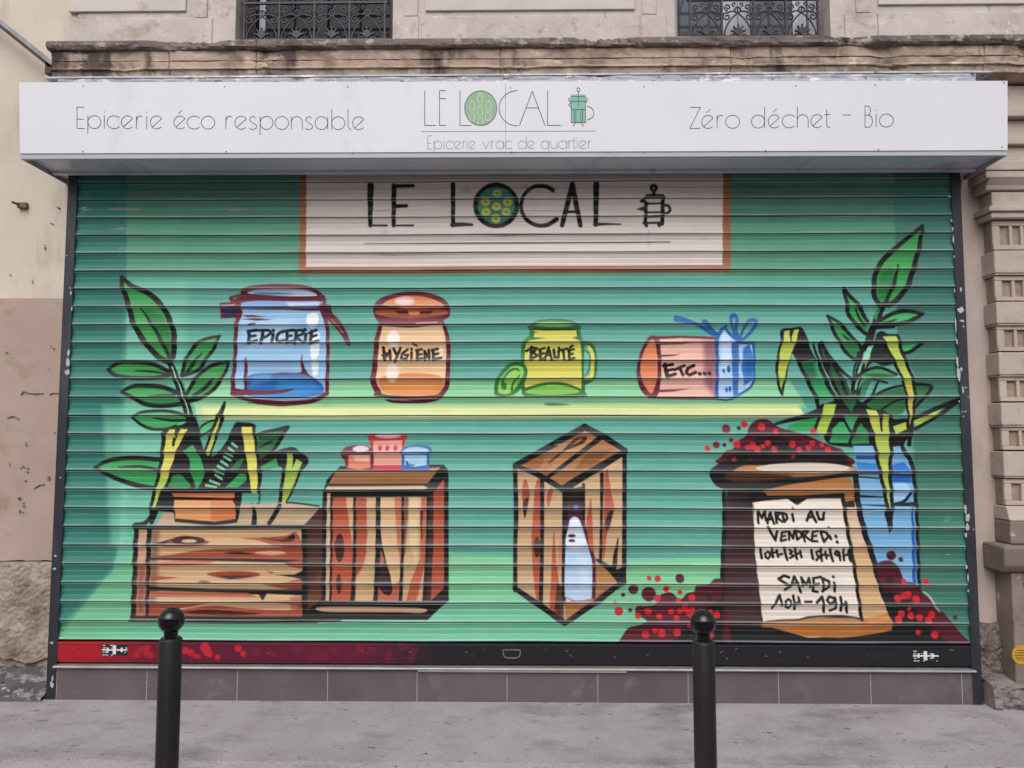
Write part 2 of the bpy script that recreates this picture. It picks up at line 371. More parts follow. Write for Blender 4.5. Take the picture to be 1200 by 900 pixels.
# windows (frames, panes)
def window(wa, wb, fm, gm, lab, curtains):
    t = MB()
    yf = 0.30
    fw = 0.06
    for x in (wa, wb - fw): t.box(x, x + fw, yf, yf + 0.05, WZ0, WZ1)
    xm = (wa + wb) / 2
    t.box(xm - 0.035, xm + 0.035, yf - 0.004, yf + 0.046, WZ0, WZ1)
    t.box(wa + fw, wb - fw, yf + 0.002, yf + 0.048, WZ0, WZ0 + 0.09); t.box(wa + fw, wb - fw, yf + 0.002, yf + 0.048, WZ1 - 0.07, WZ1)
    o = t.build('window', fm, sb, bevel=0.006); o['label'] = lab
    p = MB().box(wa + 0.02, wb - 0.02, yf + 0.03, yf + 0.036, WZ0, WZ1).build('pane', gm, o)
    c = MB()
    for a, b in curtains:
        c.box(wa + a * (wb - wa), wa + b * (wb - wa), yf + 0.020, yf + 0.0285, WZ0 + 0.09, WZ1 - 0.1)
    build_split(c, 'curtain', M['curtain'], o)
window(*WIN[0], M['frame_brown'], M['glass_dark'], 'window with brown frame and dark panes', [(0.075, 0.115)])
window(*WIN[1], M['frame'], M['glass_grey'], 'window with pale grey frame and curtained panes', [(0.36, 0.47), (0.84, 0.93), (0.52, 0.55)])

# grey painted shopfront cornice strip over the sign
zf = MB()
zc = empty('shop_cornice', (0, 0, 3.78)); tag(zc, 'flaking grey painted strip running above the white sign', 'moulding')
moulding([(0.13, CP(86.3, -0.16)[1] + 0.004), CP(86.3, -0.16), CP(88.3, -0.162), CP(88.8, -0.15), (0.0, CP(88.8, -0.15)[1] + 0.002)], unp(52, 88, -0.16)[0], unp(1163, 87, -0.16)[0], (), 300, 0.003, 0.0, 11).build('drip_edge', M['zinc'], zc)
moulding([(0.11, CP(88.9, -0.155)[1]), CP(88.9, -0.155), CP(91, -0.158), CP(94, -0.154), CP(99, -0.157), CP(115, -0.157), (0.11, CP(115, -0.157)[1])], unp(71, 93, -0.13)[0], unp(1140, 90, -0.13)[0], (), 300, 0.004, 0.03, 14).build('fascia_strip', M['zinc'], zc)

# ------------------------------------------------------------------ left neighbour
nb = empty('rendered_building', (-4, 0.1, 0))
tag(nb, 'plastered wall left of the shutter, cream above, pinkish below, rough stone at its foot', 'building')
NX0, NX1 = -9.0, -2.945
zpk = px_z(30, 350, 0.1); zst = px_z(30, 658, 0.1)
def rough_wall(x0, x1, z0, z1, y, amp, sc, nx, nz, ztop=0.0, zbot=0.0, seed=0):
    mb = MB(); v = []
    for j in range(nz + 1):
        for i in range(nx + 1):
            x = x0 + (x1 - x0) * i / nx; z = z0 + (z1 - z0) * j / nz
            if j == nz: z += ztop * mnoise.noise(Vector((x * 5, 4, seed)))
            if j == 0: z += zbot * (mnoise.noise(Vector((x * 5, 7, seed))) + 0.5 * mnoise.noise(Vector((x * 19, 1, seed))))
            d = amp * (mnoise.noise(Vector((x * sc, seed, z * sc))) + 0.5 * mnoise.noise(Vector((x * sc * 3, seed, z * sc * 3))))
            v.append((x, y + d, z))
    mb.add(v, [(j * (nx + 1) + i, j * (nx + 1) + i + 1, (j + 1) * (nx + 1) + i + 1, (j + 1) * (nx + 1) + i) for j in range(nz) for i in range(nx)])
    # closing top/bottom strips back into the wall
    n0 = len(mb.v)
    for j, base in ((0, 0), (nz, nz * (nx + 1))):
        b0 = len(mb.v)
        mb.v += [(v[base + i][0], 0.5, v[base + i][2]) for i in range(nx + 1)]
        mb.f += [(base + i, base + i + 1, b0 + i + 1, b0 + i) for i in range(nx)]
    return mb
MB().box(NX0, NX1 - 0.002, 0.16, 0.6, 0, 7.5).build('wall_core', M['rubble'], nb)
rough_wall(NX0, NX1, zpk, 7.5, 0.112, 0.004, 1.6, 160, 100, seed=1).build('cream_plaster', M['plaster_cream'], nb, smooth=True)
rough_wall(NX0, NX1, zst + 0.004, zpk - 0.002, 0.106, 0.004, 2.4, 160, 60, 0.006, 0.012, seed=2).build('pinkish_plaster', M['plaster_pink'], nb, smooth=True)
rough_wall(NX0, NX1, 0.215, zst - 0.006, 0.098, 0.013, 14, 900, 110, 0.006, 0.055, seed=3).build('stone_plinth', M['rubble'], nb)
rough_wall(NX0, NX1, 0.04, 0.30, 0.125, 0.012, 12, 420, 24, seed=6).build('broken_footing', M['rubble'], nb, smooth=True)
ck = MB()
for path in ([(24, 463), (28, 459), (33, 461), (40, 461.8), (51, 461.4)], [(58, 463), (62, 461), (69, 461.4)], [(8, 490), (16, 488), (22, 492)], [(40, 573), (46, 569), (52, 568)]):
    q = [unp(a_, b_, 0.1) for a_, b_ in path]; ck.ribbon([(p[0], p[2]) for p in q], 0.0026, 0.0955, 0.106)
for (a_, b_, r_) in ((30, 247, 1), (68, 245, 2), (52, 290, 2.2), (60, 262, 1.4), (38, 330, 1), (12, 322, 1), (30, 520, 1.4), (58, 560, 3), (26, 548, 3), (34, 552, 2.4), (30, 566, 2), (24, 585, 3.4), (28, 592, 2.6), (25, 600, 2), (61, 408, 1.5), (8, 412, 1.2), (66, 510, 1.6), (10, 545, 1)):
    for _ in range(3):
        c_ = unp(a_ + random.uniform(-2, 2), b_ + random.uniform(-2.5, 2.5), 0.1); n_ = 7
        ck.plate([(c_[0] + 0.0024 * r_ * random.uniform(.3, 1) * math.cos(2 * math.pi * k_ / n_), c_[2] + 0.0024 * r_ * random.uniform(.3, 1) * math.sin(2 * math.pi * k_ / n_)) for k_ in range(n_)][::-1], 0.094 if b_ > 350 else 0.100, 0.116)
crk = ck.build('pitting', M['pit'], nb); crk['kind'] = 'stuff'
# bitumen fillet at its foot
mb = MB(); v = []; n = 1400; prof = [(0.13, 0.165), (0.10, 0.155), (0.088, 0.135), (0.075, 0.11), (0.06, 0.085), (0.045, 0.065), (0.03, 0.05), (0.012, 0.036), (-0.008, 0.022), (-0.03, 0.008), (-0.05, -0.012)]
for i in range(n + 1):
    x = NX0 + (NX1 + 0.02 - NX0) * i / n
    for q, (y, z) in enumerate(prof):
        s_ = mnoise.noise(Vector((x * 7, q * 0.6, 5))) * 0.020 + mnoise.noise(Vector((x * 28, q * 1.1, 1))) * 0.010 + mnoise.noise(Vector((x * 80, q * 1.9, 3))) * 0.006
        v.append((x, y + s_ * 0.6, z + (s_ if q < len(prof) - 1 else 0)))
k = len(prof)
mb.add(v, [(i * k + q, i * k + q + 1, (i + 1) * k + q + 1, (i + 1) * k + q) for i in range(n) for q in range(k - 1)])
mb.build('bitumen_fillet', M['bitumen'], nb, smooth=True)

# iron stay running to the cornice end, and a bracket stub in the plaster
st = empty('iron_stay', unp(58, 78, -0.02)); tag(st, 'grey steel stay rising to the left from the end of the ledge', 'stay')
A = Vector(unp(61, 77, -0.02)); B = Vector(unp(-60, -20, 0.0))
dv = (B - A).normalized(); up_ = Vector((dv.z, 0, -dv.x)); up_ = up_ if up_.z > 0 else -up_
b = MB()
for o0, o1, y0, y1 in ((-0.004, 0.022, -0.034, -0.027), (-0.006, 0.0, -0.0275, 0.03)):
    q = []
    for P_ in (A, B):
        for o_ in (o0, o1):
            for yy in (y0, y1): q.append((P_.x + up_.x * o_, yy, P_.z + up_.z * o_))
    b.add(q, [(0, 1, 3, 2), (4, 6, 7, 5), (0, 4, 5, 1), (2, 3, 7, 6), (0, 2, 6, 4), (1, 5, 7, 3)])
b.build('angle_bar', M['steel'], st)
b = MB(); q = []
for P_ in (A, B):
    for o_ in (-0.024, -0.005):
        for yy in (-0.026, -0.020): q.append((P_.x + up_.x * o_, yy, P_.z + up_.z * o_))
b.add(q, [(0, 1, 3, 2), (4, 6, 7, 5), (0, 4, 5, 1), (2, 3, 7, 6), (0, 2, 6, 4), (1, 5, 7, 3)]).build('lower_flange', M['rust'], st)
a = unp(52, 71, -0.03); c = unp(59, 86, -0.03)
MB().box(a[0], c[0], -0.026, 0.11, c[2], a[2]).build('fixing_plate', M['rust'], st, bevel=0.003)
a = unp(21, 240, 0.08)
br = empty('wall_bracket', a); tag(br, 'small rusty iron stub sticking out of the cream plaster', 'bracket')
MB().box(a[0] - 0.004, a[0] + 0.006, 0.02, 0.14, a[2] - 0.010, a[2] + 0.005).box(a[0] - 0.012, a[0] + 0.048, 0.085, 0.12, a[2] - 0.020, a[2] + 0.016).build('iron_plate', M['bracket'], br, bevel=0.003)

# ------------------------------------------------------------------ right pilaster
pl = empty('stone_pilaster', (3.3, 0.05, 0)); tag(pl, 'carved stone pilaster with stacked fluted blocks at the right edge', 'pilaster')
PY = 0.0
PW = 0.72
PX = unp(1168, 330, PY)[0] - 0.004
def pz(py): return unp(1185, py, PY)[2]
def course(name, y_top, y_bot, dx, dy, m, mb=None):
    q = mb or MB()
    q.box(PX - dx, PX + PW + dx, PY - dy, BW + 0.02, pz(y_bot), pz(y_top) - 0.003)
    if mb is None: q.build(name, m, pl, bevel=0.006)
    return q
# capital and mouldings
q = MB()
q.box(PX - 0.075, PX + PW + .075, PY - 0.07, BW + .02, pz(203), pz(192)); q.box(PX - 0.07, PX + PW + .07, PY - 0.062, BW + .02, pz(211.5), pz(203.5))
q.prism_x([(BW, pz(223)), (PY - 0.02, pz(223)), (PY - 0.03, pz(218)), (PY - 0.06, pz(212)), (BW, pz(212))], PX - 0.05, PX + PW + .05)
q.build('capital', M['pilaster'], pl, bevel=0.006)
course('capital_neck', 223.5, 242.5, 0.005, 0.004, M['pilaster'])
q = MB(); q.box(PX - 0.05, PX + PW + .05, PY - 0.05, BW + .02, pz(249), pz(243)); q.box(PX - 0.03, PX + PW + .03, PY - 0.03, BW + .02, pz(256), pz(249.5))
q.build('necking_moulding', M['pilaster'], pl, bevel=0.006)
upper = MB()
upper.box(PX - 0.02, PX + PW + .02, PY - 0.01, BW + .02, pz(191.5), pz(172)); upper.box(PX - 0.05, PX + PW + .05, PY - 0.045, BW + .02, pz(171.5), pz(163))
upper.box(PX - 0.0, PX + PW, PY, BW + .02, pz(162.5), pz(140)); upper.box(PX - 0.06, PX + PW + .06, PY - 0.05, BW + .02, pz(139.5), pz(131))
upper.box(PX, PX + PW, PY + 0.03, BW + .02, pz(130.5), 3.84)
upper.build('entablature', M['pilaster'], pl, bevel=0.006)
# fluted blocks: back slab + fillets + rails, plain blocks between them
fl, fb, pb, mo = MB(), MB(), MB(), MB()
rows = [(257, 292, 293, 320), (322, 352, 353, 379), (380, 411, 412, 439), (440, 470, 471, 498), (499, 527, 528, 558)]
def flute_block(t, b):
    fl, fb = MB(), MB()
    z1, z0 = pz(t) - 0.002, pz(b) + 0.002
    h = z1 - z0
    fb.box(PX + 0.012, PX + PW - 0.012, PY + 0.034, BW + .02, z0, z1)
    fl.box(PX, PX + PW, PY + 0.012, PY + 0.0335, z1 - h * 0.17, z1); fl.box(PX, PX + PW, PY + 0.006, PY + 0.0335, z0, z0 + h * 0.16)
    fl.box(PX, PX + 0.045, PY + 0.014, PY + 0.0335, z0 + h * 0.16 + .001, z1 - h * 0.17 - .001); fl.box(PX + PW - 0.045, PX + PW, PY + 0.014, PY + 0.0335, z0 + h * 0.16 + .001, z1 - h * 0.17 - .001)
    nfl = 9; pit = (PW - 0.09) / nfl
    for i in range(1, nfl):
        x = PX + 0.045 + pit * i
        fl.box(x - 0.010, x + 0.010, PY + 0.014, PY + 0.0335, z0 + h * 0.16 + .001, z1 - h * 0.17 - .001)
    o_ = fl.build('fluted_band', M['pilaster'], pl, bevel=0.003); fb.build('recess', M['flute'], o_)
for ft, fbm, pt, pbm in rows:
    flute_block(ft, fbm)
    pb.box(PX - 0.012, PX + PW + .012, PY - 0.012, BW + .02, pz(pbm) + 0.002, pz(pt) - 0.002)
    mo.box(PX - 0.004, PX + PW + .004, PY - 0.004, BW + .02, pz(pbm + 1.6), pz(pbm) + 0.001)
flute_block(560.5, 592)
pb.prism_x([(BW, pz(592.5)), (PY + 0.0, pz(592.5)), (PY - 0.035, pz(609)), (BW, pz(609))], PX - 0.004, PX + PW + .004)
build_split(pb, 'plain_block', M['pilaster'], pl, bevel=0.006); build_split(mo, 'fillet_band', M['pilaster'], pl, bevel=0.002)
q = MB(); q.box(PX - 0.004, PX + PW + .01, PY - 0.036, BW + .02, pz(636.5), pz(609.5)); q.build('base_block', M['pilaster_low'], pl, bevel=0.01)
q = MB(); q.prism_x([(BW, pz(637)), (PY - 0.085, pz(637)), (PY - 0.095, pz(640)), (PY - 0.095, pz(660)), (PY - 0.06, pz(668)), (BW, pz(668))], PX - 0.085, PX + PW + .08)
q.build('plinth_cap', M['pilaster_low'], pl, bevel=0.012)
q = MB(); zb = 0.0
q.box(PX - 0.015, PX + 0.055, PY - 0.04, BW + .02, zb, pz(668.5)); q.box(PX + PW - .05, PX + PW + .02, PY - 0.04, BW + .02, zb, pz(668.5))
q.box(PX + 0.0555, PX + PW - .0505, PY - 0.04, BW + .02, pz(683), pz(668.5)); q.box(PX + 0.0555, PX + PW - .0505, PY - 0.015, BW + .02, zb, pz(683.5))
q.build('pier', M['pilaster_low'], pl, bevel=0.008)

# wedge of worn stone at the foot of the wall
sx0 = 2.775; mb = MB(); v = []; nx, ny = 150, 40
for j in range(ny + 1):
    for i in range(nx + 1):
        x = sx0 + 1.0 * i / nx
        t = j / ny
        if t < 0.5: y = BW - (BW + 0.075) * t / 0.5; z = 0.165 - 0.03 * t / 0.5
        else: y = -0.075 - 0.012 * (t - 0.5) / 0.5; z = 0.135 - 0.15 * (t - 0.5) / 0.5
        s_ = mnoise.noise(Vector((x * 9, t * 5, 2))) * 0.016 + mnoise.noise(Vector((x * 30, t * 14, 4))) * 0.010 + mnoise.noise(Vector((x * 90, t * 40, 6))) * 0.005
        v.append((x, y + s_ * (1.4 if t > 0.42 else 0.4), z + s_ * (0.6 if t < 0.9 else 0)))
mb.add(v, [(j * (nx + 1) + i, j * (nx + 1) + i + 1, (j + 1) * (nx + 1) + i + 1, (j + 1) * (nx + 1) + i) for j in range(ny) for i in range(nx)])
lft = [j * (nx + 1) for j in range(ny + 1)]
n0 = len(mb.v); mb.v += [(sx0, BW, -0.01)]; mb.f.append(tuple(lft + [n0]))
tag(mb.build('stone_step', M['step'], smooth=True), 'worn grey stone step at the foot of the pilaster', 'step')
c = unp(1197, 767, PY - 0.045)
sk = empty('round_sticker', c); tag(sk, 'small round yellow sticker on the pier low at the right edge', 'sticker')
YS = PY - 0.0425
MB().plate([(c[0] + 0.052 * math.cos(t), c[2] + 0.055 * math.sin(t)) for t in np.linspace(0, 2 * math.pi, 40, endpoint=False)], YS, YS + 0.0015).build('disc', M['yellow'], sk)
g = MB()
for dz, ww in ((0.026, 0.045), (0.012, 0.07), (-0.003, 0.08), (-0.018, 0.06), (-0.03, 0.04)):
    x = c[0] - ww / 2
    while x < c[0] + ww / 2:
        l = random.uniform(0.004, 0.013); g.box(x, min(x + l, c[0] + ww / 2), YS - 0.0008, YS, c[2] + dz - 0.003, c[2] + dz + 0.003); x += l + 0.004
g.build('print', M['blackprint'], sk)

# ------------------------------------------------------------------ window guards (wrought iron)
def guard(wa, wb, lab, name_m, mods=4):
    t = empty('window_guard', ((wa + wb) / 2, 0.16, WZ0 + 0.05)); tag(t, lab, 'window guard', 'wrought iron guards on the first floor windows')
    y = 0.165; z0 = unp(600, 45, 0.165)[2] - 0.012; H = 0.80
    pitch = (wb - wa - 0.03) / mods; x0 = wa + 0.015
    zt = z0 + 0.268          # first rail (just inside the frame)
    rails, ups, arcs, scr, pal = MB(), MB(), MB(), MB(), MB()
    for zz in (z0 + 0.012, zt, zt + 0.10, z0 + H): rails.box(x0 - 0.02, x0 + pitch * mods + 0.02, y - 0.008, y + 0.008, zz - 0.007, zz + 0.007)
    for i in range(mods + 1): ups.box(x0 + pitch * i - 0.006, x0 + pitch * i + 0.006, y - 0.0075, y + 0.0075, z0, z0 + H - 0.007)
    def T(mb, pts, r=0.0055): mb.tube([(p[0], y - 0.001, p[1]) for p in pts], r, 6)
    def spiral(cx, cz, r0, turns, a0, sgn): 
        return [(cx + r0 * (1 - 0.78 * k / 26) * math.cos(a0 + sgn * 2 * math.pi * turns * k / 26), cz + r0 * (1 - 0.78 * k / 26) * math.sin(a0 + sgn * 2 * math.pi * turns * k / 26)) for k in range(27)]
    for i in range(mods):
        xc = x0 + pitch * (i + 0.5); xl = x0 + pitch * i; xr = xl + pitch
        ha = 0.235
        for s in (-1, 1):   # pointed arch
            T(arcs, cr([(xc + s * pitch * 0.44, z0 + 0.005), (xc + s * pitch * 0.40, z0 + 0.06), (xc + s * pitch * 0.24, z0 + 0.125), (xc, z0 + 0.175), (xc - s * pitch * 0.18, z0 + 0.188), (xc - s * pitch * 0.34, z0 + 0.175)], sub=5), 0.0055)
            T(scr, spiral(xc + s * pitch * 0.345, z0 + 0.150, 0.029, 1.25, math.pi / 2, -s), 0.0055)
            T(scr, spiral(xc + s * pitch * 0.31, z0 + 0.215, 0.024, 1.25, -math.pi / 2, s), 0.0052)
            T(scr, spiral(xc + s * pitch * 0.11, z0 + 0.236, 0.015, 1.0, -math.pi / 2, s), 0.0045)
            T(arcs, spiral(xc + s * pitch * 0.17, z0 + 0.012, 0.022, 1.0, 0 if s > 0 else math.pi, s), 0.0045)
        # ring boss between the scrolls
        ring = [(xc + 0.019 * math.cos(a), z0 + 0.196 + 0.020 * math.sin(a)) for a in np.linspace(0, 2 * math.pi, 17)]
        T(scr, ring, 0.006); T(scr, [(xc, z0 + 0.206), (xc, z0 + 0.186)], 0.005)
        # palmette: fan of lobes
        pts = []
        nl = 5
        for k in range(nl * 8 + 1):
            a = math.pi * (1.08 - 1.16 * k / (nl * 8)); rr = 0.028 + 0.012 * max(0, math.cos((k % 8) / 8 * 2 * math.pi + math.pi)) ** 0.7
            pts.append((xc + rr * math.cos(a), z0 + 0.045 + rr * math.sin(a)))
        pts.append((xc, z0 + 0.018))
        pal.plate(pts[::-1], y - 0.011, y + 0.006)
        for k in range(nl):
            a = math.pi * (1.08 - 1.16 * (k + 0.5) / nl)
            pal.plate([(xc + 0.043 * math.cos(a) + 0.0065 * math.cos(q), z0 + 0.045 + 0.043 * math.sin(a) + 0.0065 * math.sin(q)) for q in np.linspace(0, 2 * math.pi, 8, endpoint=False)][::-1], y - 0.013, y + 0.002)
        # finials on the uprights and upper diamonds
        for zz in (z0 + 0.205, z0 + 0.165): ups.plate([(xr, zz + 0.028), (xr + 0.010, zz), (xr, zz - 0.012), (xr - 0.010, zz)][::-1], y - 0.01, y + 0.0055)
        T(arcs, cr([(xl, zt + 0.10), (xc - pitch * .2, zt + 0.3), (xc, zt + 0.46), (xc + pitch * .2, zt + 0.3), (xr, zt + 0.10)], sub=5), 0.006)
    for nm, mb in (('rail', rails), ('upright', ups), ('arch', arcs), ('scroll', scr), ('palmette', pal)): build_split(mb, nm, name_m, t)
guard(WIN[0][0] + 0.02, WIN[0][1] - 0.05, 'scrolled wrought iron guard before the dark window with brown frame', M['wrought'])
guard(WIN[1][0] + 0.10, WIN[1][1] - 0.04, 'scrolled wrought iron guard before the curtained window with grey frame', M['wrought_dark'])

# ------------------------------------------------------------------ shop sign
YF = -0.335
sg = empty('shop_sign', (0, 0, 3.27)); tag(sg, 'long white box sign with thin lettering above the painted shutter', 'sign')
CTL, CTR, CBL, CBR = unp(22, 97, YF), unp(1180.5, 94, YF), unp(23, 180.5, YF), unp(1180.5, 175.5, YF)
LBL, LBR = unp(23.5, 187, YF + 0.006), unp(1181, 181.5, YF + 0.006)
def lerp(a, b, t): return tuple(p + (q - p) * t for p, q in zip(a, b))
def hexa(mb, fl, fr, bl_, br_, tl, tr, t2l, t2r):
    return mb.add([fl, fr, bl_, br_, tl, tr, t2l, t2r], [(0, 1, 3, 2), (4, 6, 7, 5), (0, 4, 5, 1), (2, 3, 7, 6), (0, 2, 6, 4), (1, 5, 7, 3)])
def slab_between(mb, bl_, br_, tl, tr, y0, y1):
    """solid between two planes, seen as the quad bl br tr tl"""
    g_ = lambda p, y: (p[0], y, p[2]); return hexa(mb, g_(bl_, y0), g_(br_, y0), g_(bl_, y1), g_(br_, y1), g_(tl, y0), g_(tr, y0), g_(tl, y1), g_(tr, y1))
dz = lambda p, d: (p[0], p[1], p[2] + d); dx_ = lambda p, d: (p[0] + d, p[1], p[2])
b1 = MB(); slab_between(b1, LBL, LBR, dz(CBL, 0.02), dz(CBR, 0.02), YF + 0.006, YF + 0.03); b1.build('front_lip', M['signbox'], sg, bevel=0.002)
b1 = MB(); slab_between(b1, dz(CTL, -0.03), dz(CTR, -0.03), dz(CTL, -0.003), dz(CTR, -0.003), YF + 0.006, 0.09); b1.build('top_sheet', M['signbox'], sg)
for a_, c_, d_ in ((LBL, CTL, 0.0025), (LBR, CTR, -0.0025)):
    b1 = MB(); slab_between(b1, dx_(a_, d_ * 1.2), dx_(a_, d_ * 2.2), dz(dx_(c_, d_ * 1.2), -0.031), dz(dx_(c_, d_ * 2.2), -0.031), YF + 0.031, 0.11); b1.build('end_sheet', M['signbox'], sg)
b1 = MB(); slab_between(b1, dz(dx_(LBL, 0.006), 0.03), dz(dx_(LBR, -0.006), 0.03), dz(dx_(LBL, 0.006), 0.034), dz(dx_(LBR, -0.006), 0.034), YF + 0.0305, 0.115); b1.build('soffit', M['soffit'], sg)
b1 = MB(); slab_between(b1, dz(dx_(LBL, 0.01), 0.012), dz(dx_(LBR, -0.01), 0.012), dz(dx_(LBL, 0.01), 0.029), dz(dx_(LBR, -0.01), 0.029), -0.045, -0.012); b1.build('soffit_trim', M['soffit'], sg, bevel=0.002)
ts = (597.3 - 22) / (1180 - 22); e_ = 0.0006 / 5.8
for ta, tb in ((0, ts - e_), (ts + e_, 1)):
    b1 = MB(); slab_between(b1, lerp(CBL, CBR, ta), lerp(CBL, CBR, tb), lerp(CTL, CTR, ta), lerp(CTL, CTR, tb), YF, YF + 0.0055); b1.build('sign_panel', M['white'], sg, bevel=0.001)
scs = MB()
for (a, b) in ((97, 101.5), (263, 102), (407, 102), (597.6, 103), (754, 101.5), (932, 100.5), (1025, 99.5), (1176, 96.5), (97, 178), (265, 178), (413, 179.5), (599, 178.5), (755, 178), (897, 176.5), (1029, 175), (1174, 172)):
    c = unp(a, b, YF); scs.plate([(c[0] + 0.0042 * math.cos(t), c[2] + 0.0042 * math.sin(t)) for t in np.linspace(0, 2 * math.pi, 8, endpoint=False)][::-1], YF - 0.002, YF + 0.001)
build_split(scs, 'screw', M['screw'], sg)

# single-stroke lettering: glyphs in x 0..1, y in x-heights
def arc(cx, cy, rx, ry, a0, a1, n=22): return [(cx + rx * math.cos(R(a0 + (a1 - a0) * k / n)), cy + ry * math.sin(R(a0 + (a1 - a0) * k / n))) for k in range(n + 1)]
O_ = lambda: arc(.5, .5, .5, .5, 0, 360, 36)
def glyph(ch):
    e = arc(.5, .5, .5, .5, -42, -325, 30); e.append((0.15, 0.13))
    G = {
        'E': [[(1, 1.66), (0, 1.66), (0, 0), (1, 0)], [(0, .72), (.85, .72)]],
        'p': [[(0, 1), (0, -.42)], O_()], 'q': [[(1, 1), (1, -.42)], O_()], 'b': [[(0, 1.6), (0, 0)], O_()], 'd': [[(1, 1.6), (1, 0)], O_()],
        'a': [[(1, 1), (1, 0)], O_()], 'o': [O_()], 'c': [arc(.5, .5, .55, .5, 42, 318, 30)], 'e': [e], 'é': [e, [(.38, 1.2), (.68, 1.46)]],
        'i': [[(.5, 1), (.5, 0)], 'dot'], 'r': [[(0, 1), (0, 0)], arc(.55, .55, .55, .45, 180, 60, 12)],
        's': [[(x, y) for x, y in cr([(.85, .88), (.5, 1), (.15, .86), (.12, .68), (.45, .5), (.88, .32), (.92, .14), (.6, 0), (.2, .02), (0, .12)], sub=5)]],
        'n': [[(0, 1), (0, 0)], arc(.5, .55, .5, .45, 180, 0, 16) + [(1, 0)]], 'h': [[(0, 1.6), (0, 0)], arc(.5, .55, .5, .45, 180, 0, 16) + [(1, 0)]],
        'u': [[(0, 1)] + arc(.5, .45, .5, .45, 180, 360, 16) + [(1, 1)], [(1, .5), (1, 0)]],
        'l': [[(0, 1.6), (0, .3)] + arc(.9, .35, .9, .35, 180, 265, 8)], 't': [[(.35, 1.4), (.35, .25)] + arc(.8, .28, .45, .28, 180, 280, 8), [(0, 1), (1, 1)]],
        'v': [[(0, 1), (.5, 0), (1, 1)]], 'Z': [[(0, 1.62), (1, 1.62), (0, 0), (1, 0)]], '-': [[(0, .95), (1, .95)]],
        'B': [[(0, 1.62), (0, 0)], [(0, 1.62)] + arc(.35, 1.27, .4, .35, 90, -90, 12) + [(0, .92)], [(.35, .92)] + arc(.45, .46, .55, .46, 90, -90, 14) + [(0, 0)]],
    }
    return G[ch]
def lettering(items, xh, yb0, x_0, yb1, x_1, wd, m, parent, name='lettering', label=None):
    for ch, a, b in items:
        mb = MB()
        for pl_ in glyph(ch):
            if pl_ == 'dot':
                x = (a + b) / 2; yb = yb0 + (yb1 - yb0) * (x - x_0) / (x_1 - x_0)
                c = unp(x, yb - 1.29 * xh, YF); mb.plate([(c[0] + wd * .9 * math.cos(t), c[2] + wd * .9 * math.sin(t)) for t in np.linspace(0, 2 * math.pi, 8, endpoint=False)][::-1], YF - 0.0012, YF + 0.001); continue
            pts = []
            for gx, gy in pl_:
                x = a + (b - a) * gx; yb = yb0 + (yb1 - yb0) * (x - x_0) / (x_1 - x_0)
                c = unp(x, yb - gy * xh, YF); pts.append((c[0], c[2]))
            segs = []
            # keep sharp corners sharp: split where the stroke turns hard
            cur = [pts[0]]
            for k in range(1, len(pts)):
                cur.append(pts[k])
                if k < len(pts) - 1:
                    d1 = Vector(pts[k]) - Vector(pts[k - 1]); d2 = Vector(pts[k + 1]) - Vector(pts[k])
                    if d1.length > 1e-6 and d2.length > 1e-6 and d1.angle(d2) > R(35): segs.append(cur); cur = [pts[k]]
            segs.append(cur)
            for sg_ in segs: mb.ribbon(sg_, wd, YF - 0.0012, YF + 0.001)
        mb.build('letter', m, parent)
T1 = [('E', 90, 98.8), ('p', 102.7, 118), ('i', 121, 123), ('c', 126, 141), ('e', 142, 156.5), ('r', 159.7, 168), ('i', 170.7, 172.7), ('e', 176, 190.5), ('é', 203.5, 218), ('c', 219.8, 235), ('o', 235.5, 251.5),
      ('r', 264.5, 273), ('e', 275, 289.5), ('s', 291.5, 301), ('p', 304.5, 319.7), ('o', 322, 338), ('n', 341.3, 354), ('s', 357.3, 366.5), ('a', 369, 383.7), ('b', 388.5, 403.7), ('l', 407.5, 412.5), ('e', 413, 427.3)]
lettering(T1, 15.1, 151.1, 90, 152.2, 427, 0.0036, M['letter'], sg)
T2 = [('Z', 808, 820.5), ('é', 822, 836.5), ('r', 840, 848), ('o', 850, 866.3), ('d', 880.3, 895.7), ('é', 900, 914.3), ('c', 917, 932.5), ('h', 934, 946.8), ('e', 950, 964.3), ('t', 966, 973), ('-', 986.7, 997), ('B', 1013.3, 1022), ('i', 1025.3, 1027.3), ('o', 1030.3, 1046.6)]
lettering(T2, 15.3, 150.5, 808, 148.4, 1046, 0.0036, M['letter'], sg)
T3 = [('E', 501, 505.6), ('p', 508.4, 517.4), ('i', 518.9, 520.9), ('c', 522.8, 531.3), ('e', 532, 540), ('r', 542.3, 545.8), ('i', 546, 548), ('e', 549.2, 557.2), ('v', 565.3, 573.3), ('r', 575.8, 579.5), ('a', 581, 589.8), ('c', 591.8, 600.5), ('d', 606.9, 616.5), ('e', 618, 626.6),
      ('q', 633.9, 642.9), ('u', 645.2, 652.5), ('a', 654.4, 664), ('r', 666.3, 670), ('t', 670.9, 674.6), ('i', 675, 677), ('e', 678.6, 687.4), ('r', 689.3, 693.2)]
lettering(T3, 9.4, 174.9, 501, 174.2, 693, 0.0027, M['letter_grey'], sg)
def strokes_px(lists, wd, m, name, y=None, parent=None):
    mb = MB(); yy = YF if y is None else y
    for l in lists:
        pts = [unp(p[0], p[1], YF) for p in l]; pts = [(p[0], p[2]) for p in pts]
        if len(pts) > 4: mb.ribbon(pts, wd, yy - 0.0012, yy + 0.0008)
        else:
            for k in range(len(pts) - 1): mb.ribbon(pts[k:k + 2], wd, yy - 0.0012, yy + 0.0008)
    return mb.build(name, m, parent or sg)
parc = lambda cx, cy, rx, ry, a0, a1, n=30: [(cx + rx * math.cos(R(a0 + (a1 - a0) * k / n)), cy - ry * math.sin(R(a0 + (a1 - a0) * k / n))) for k in range(n + 1)]
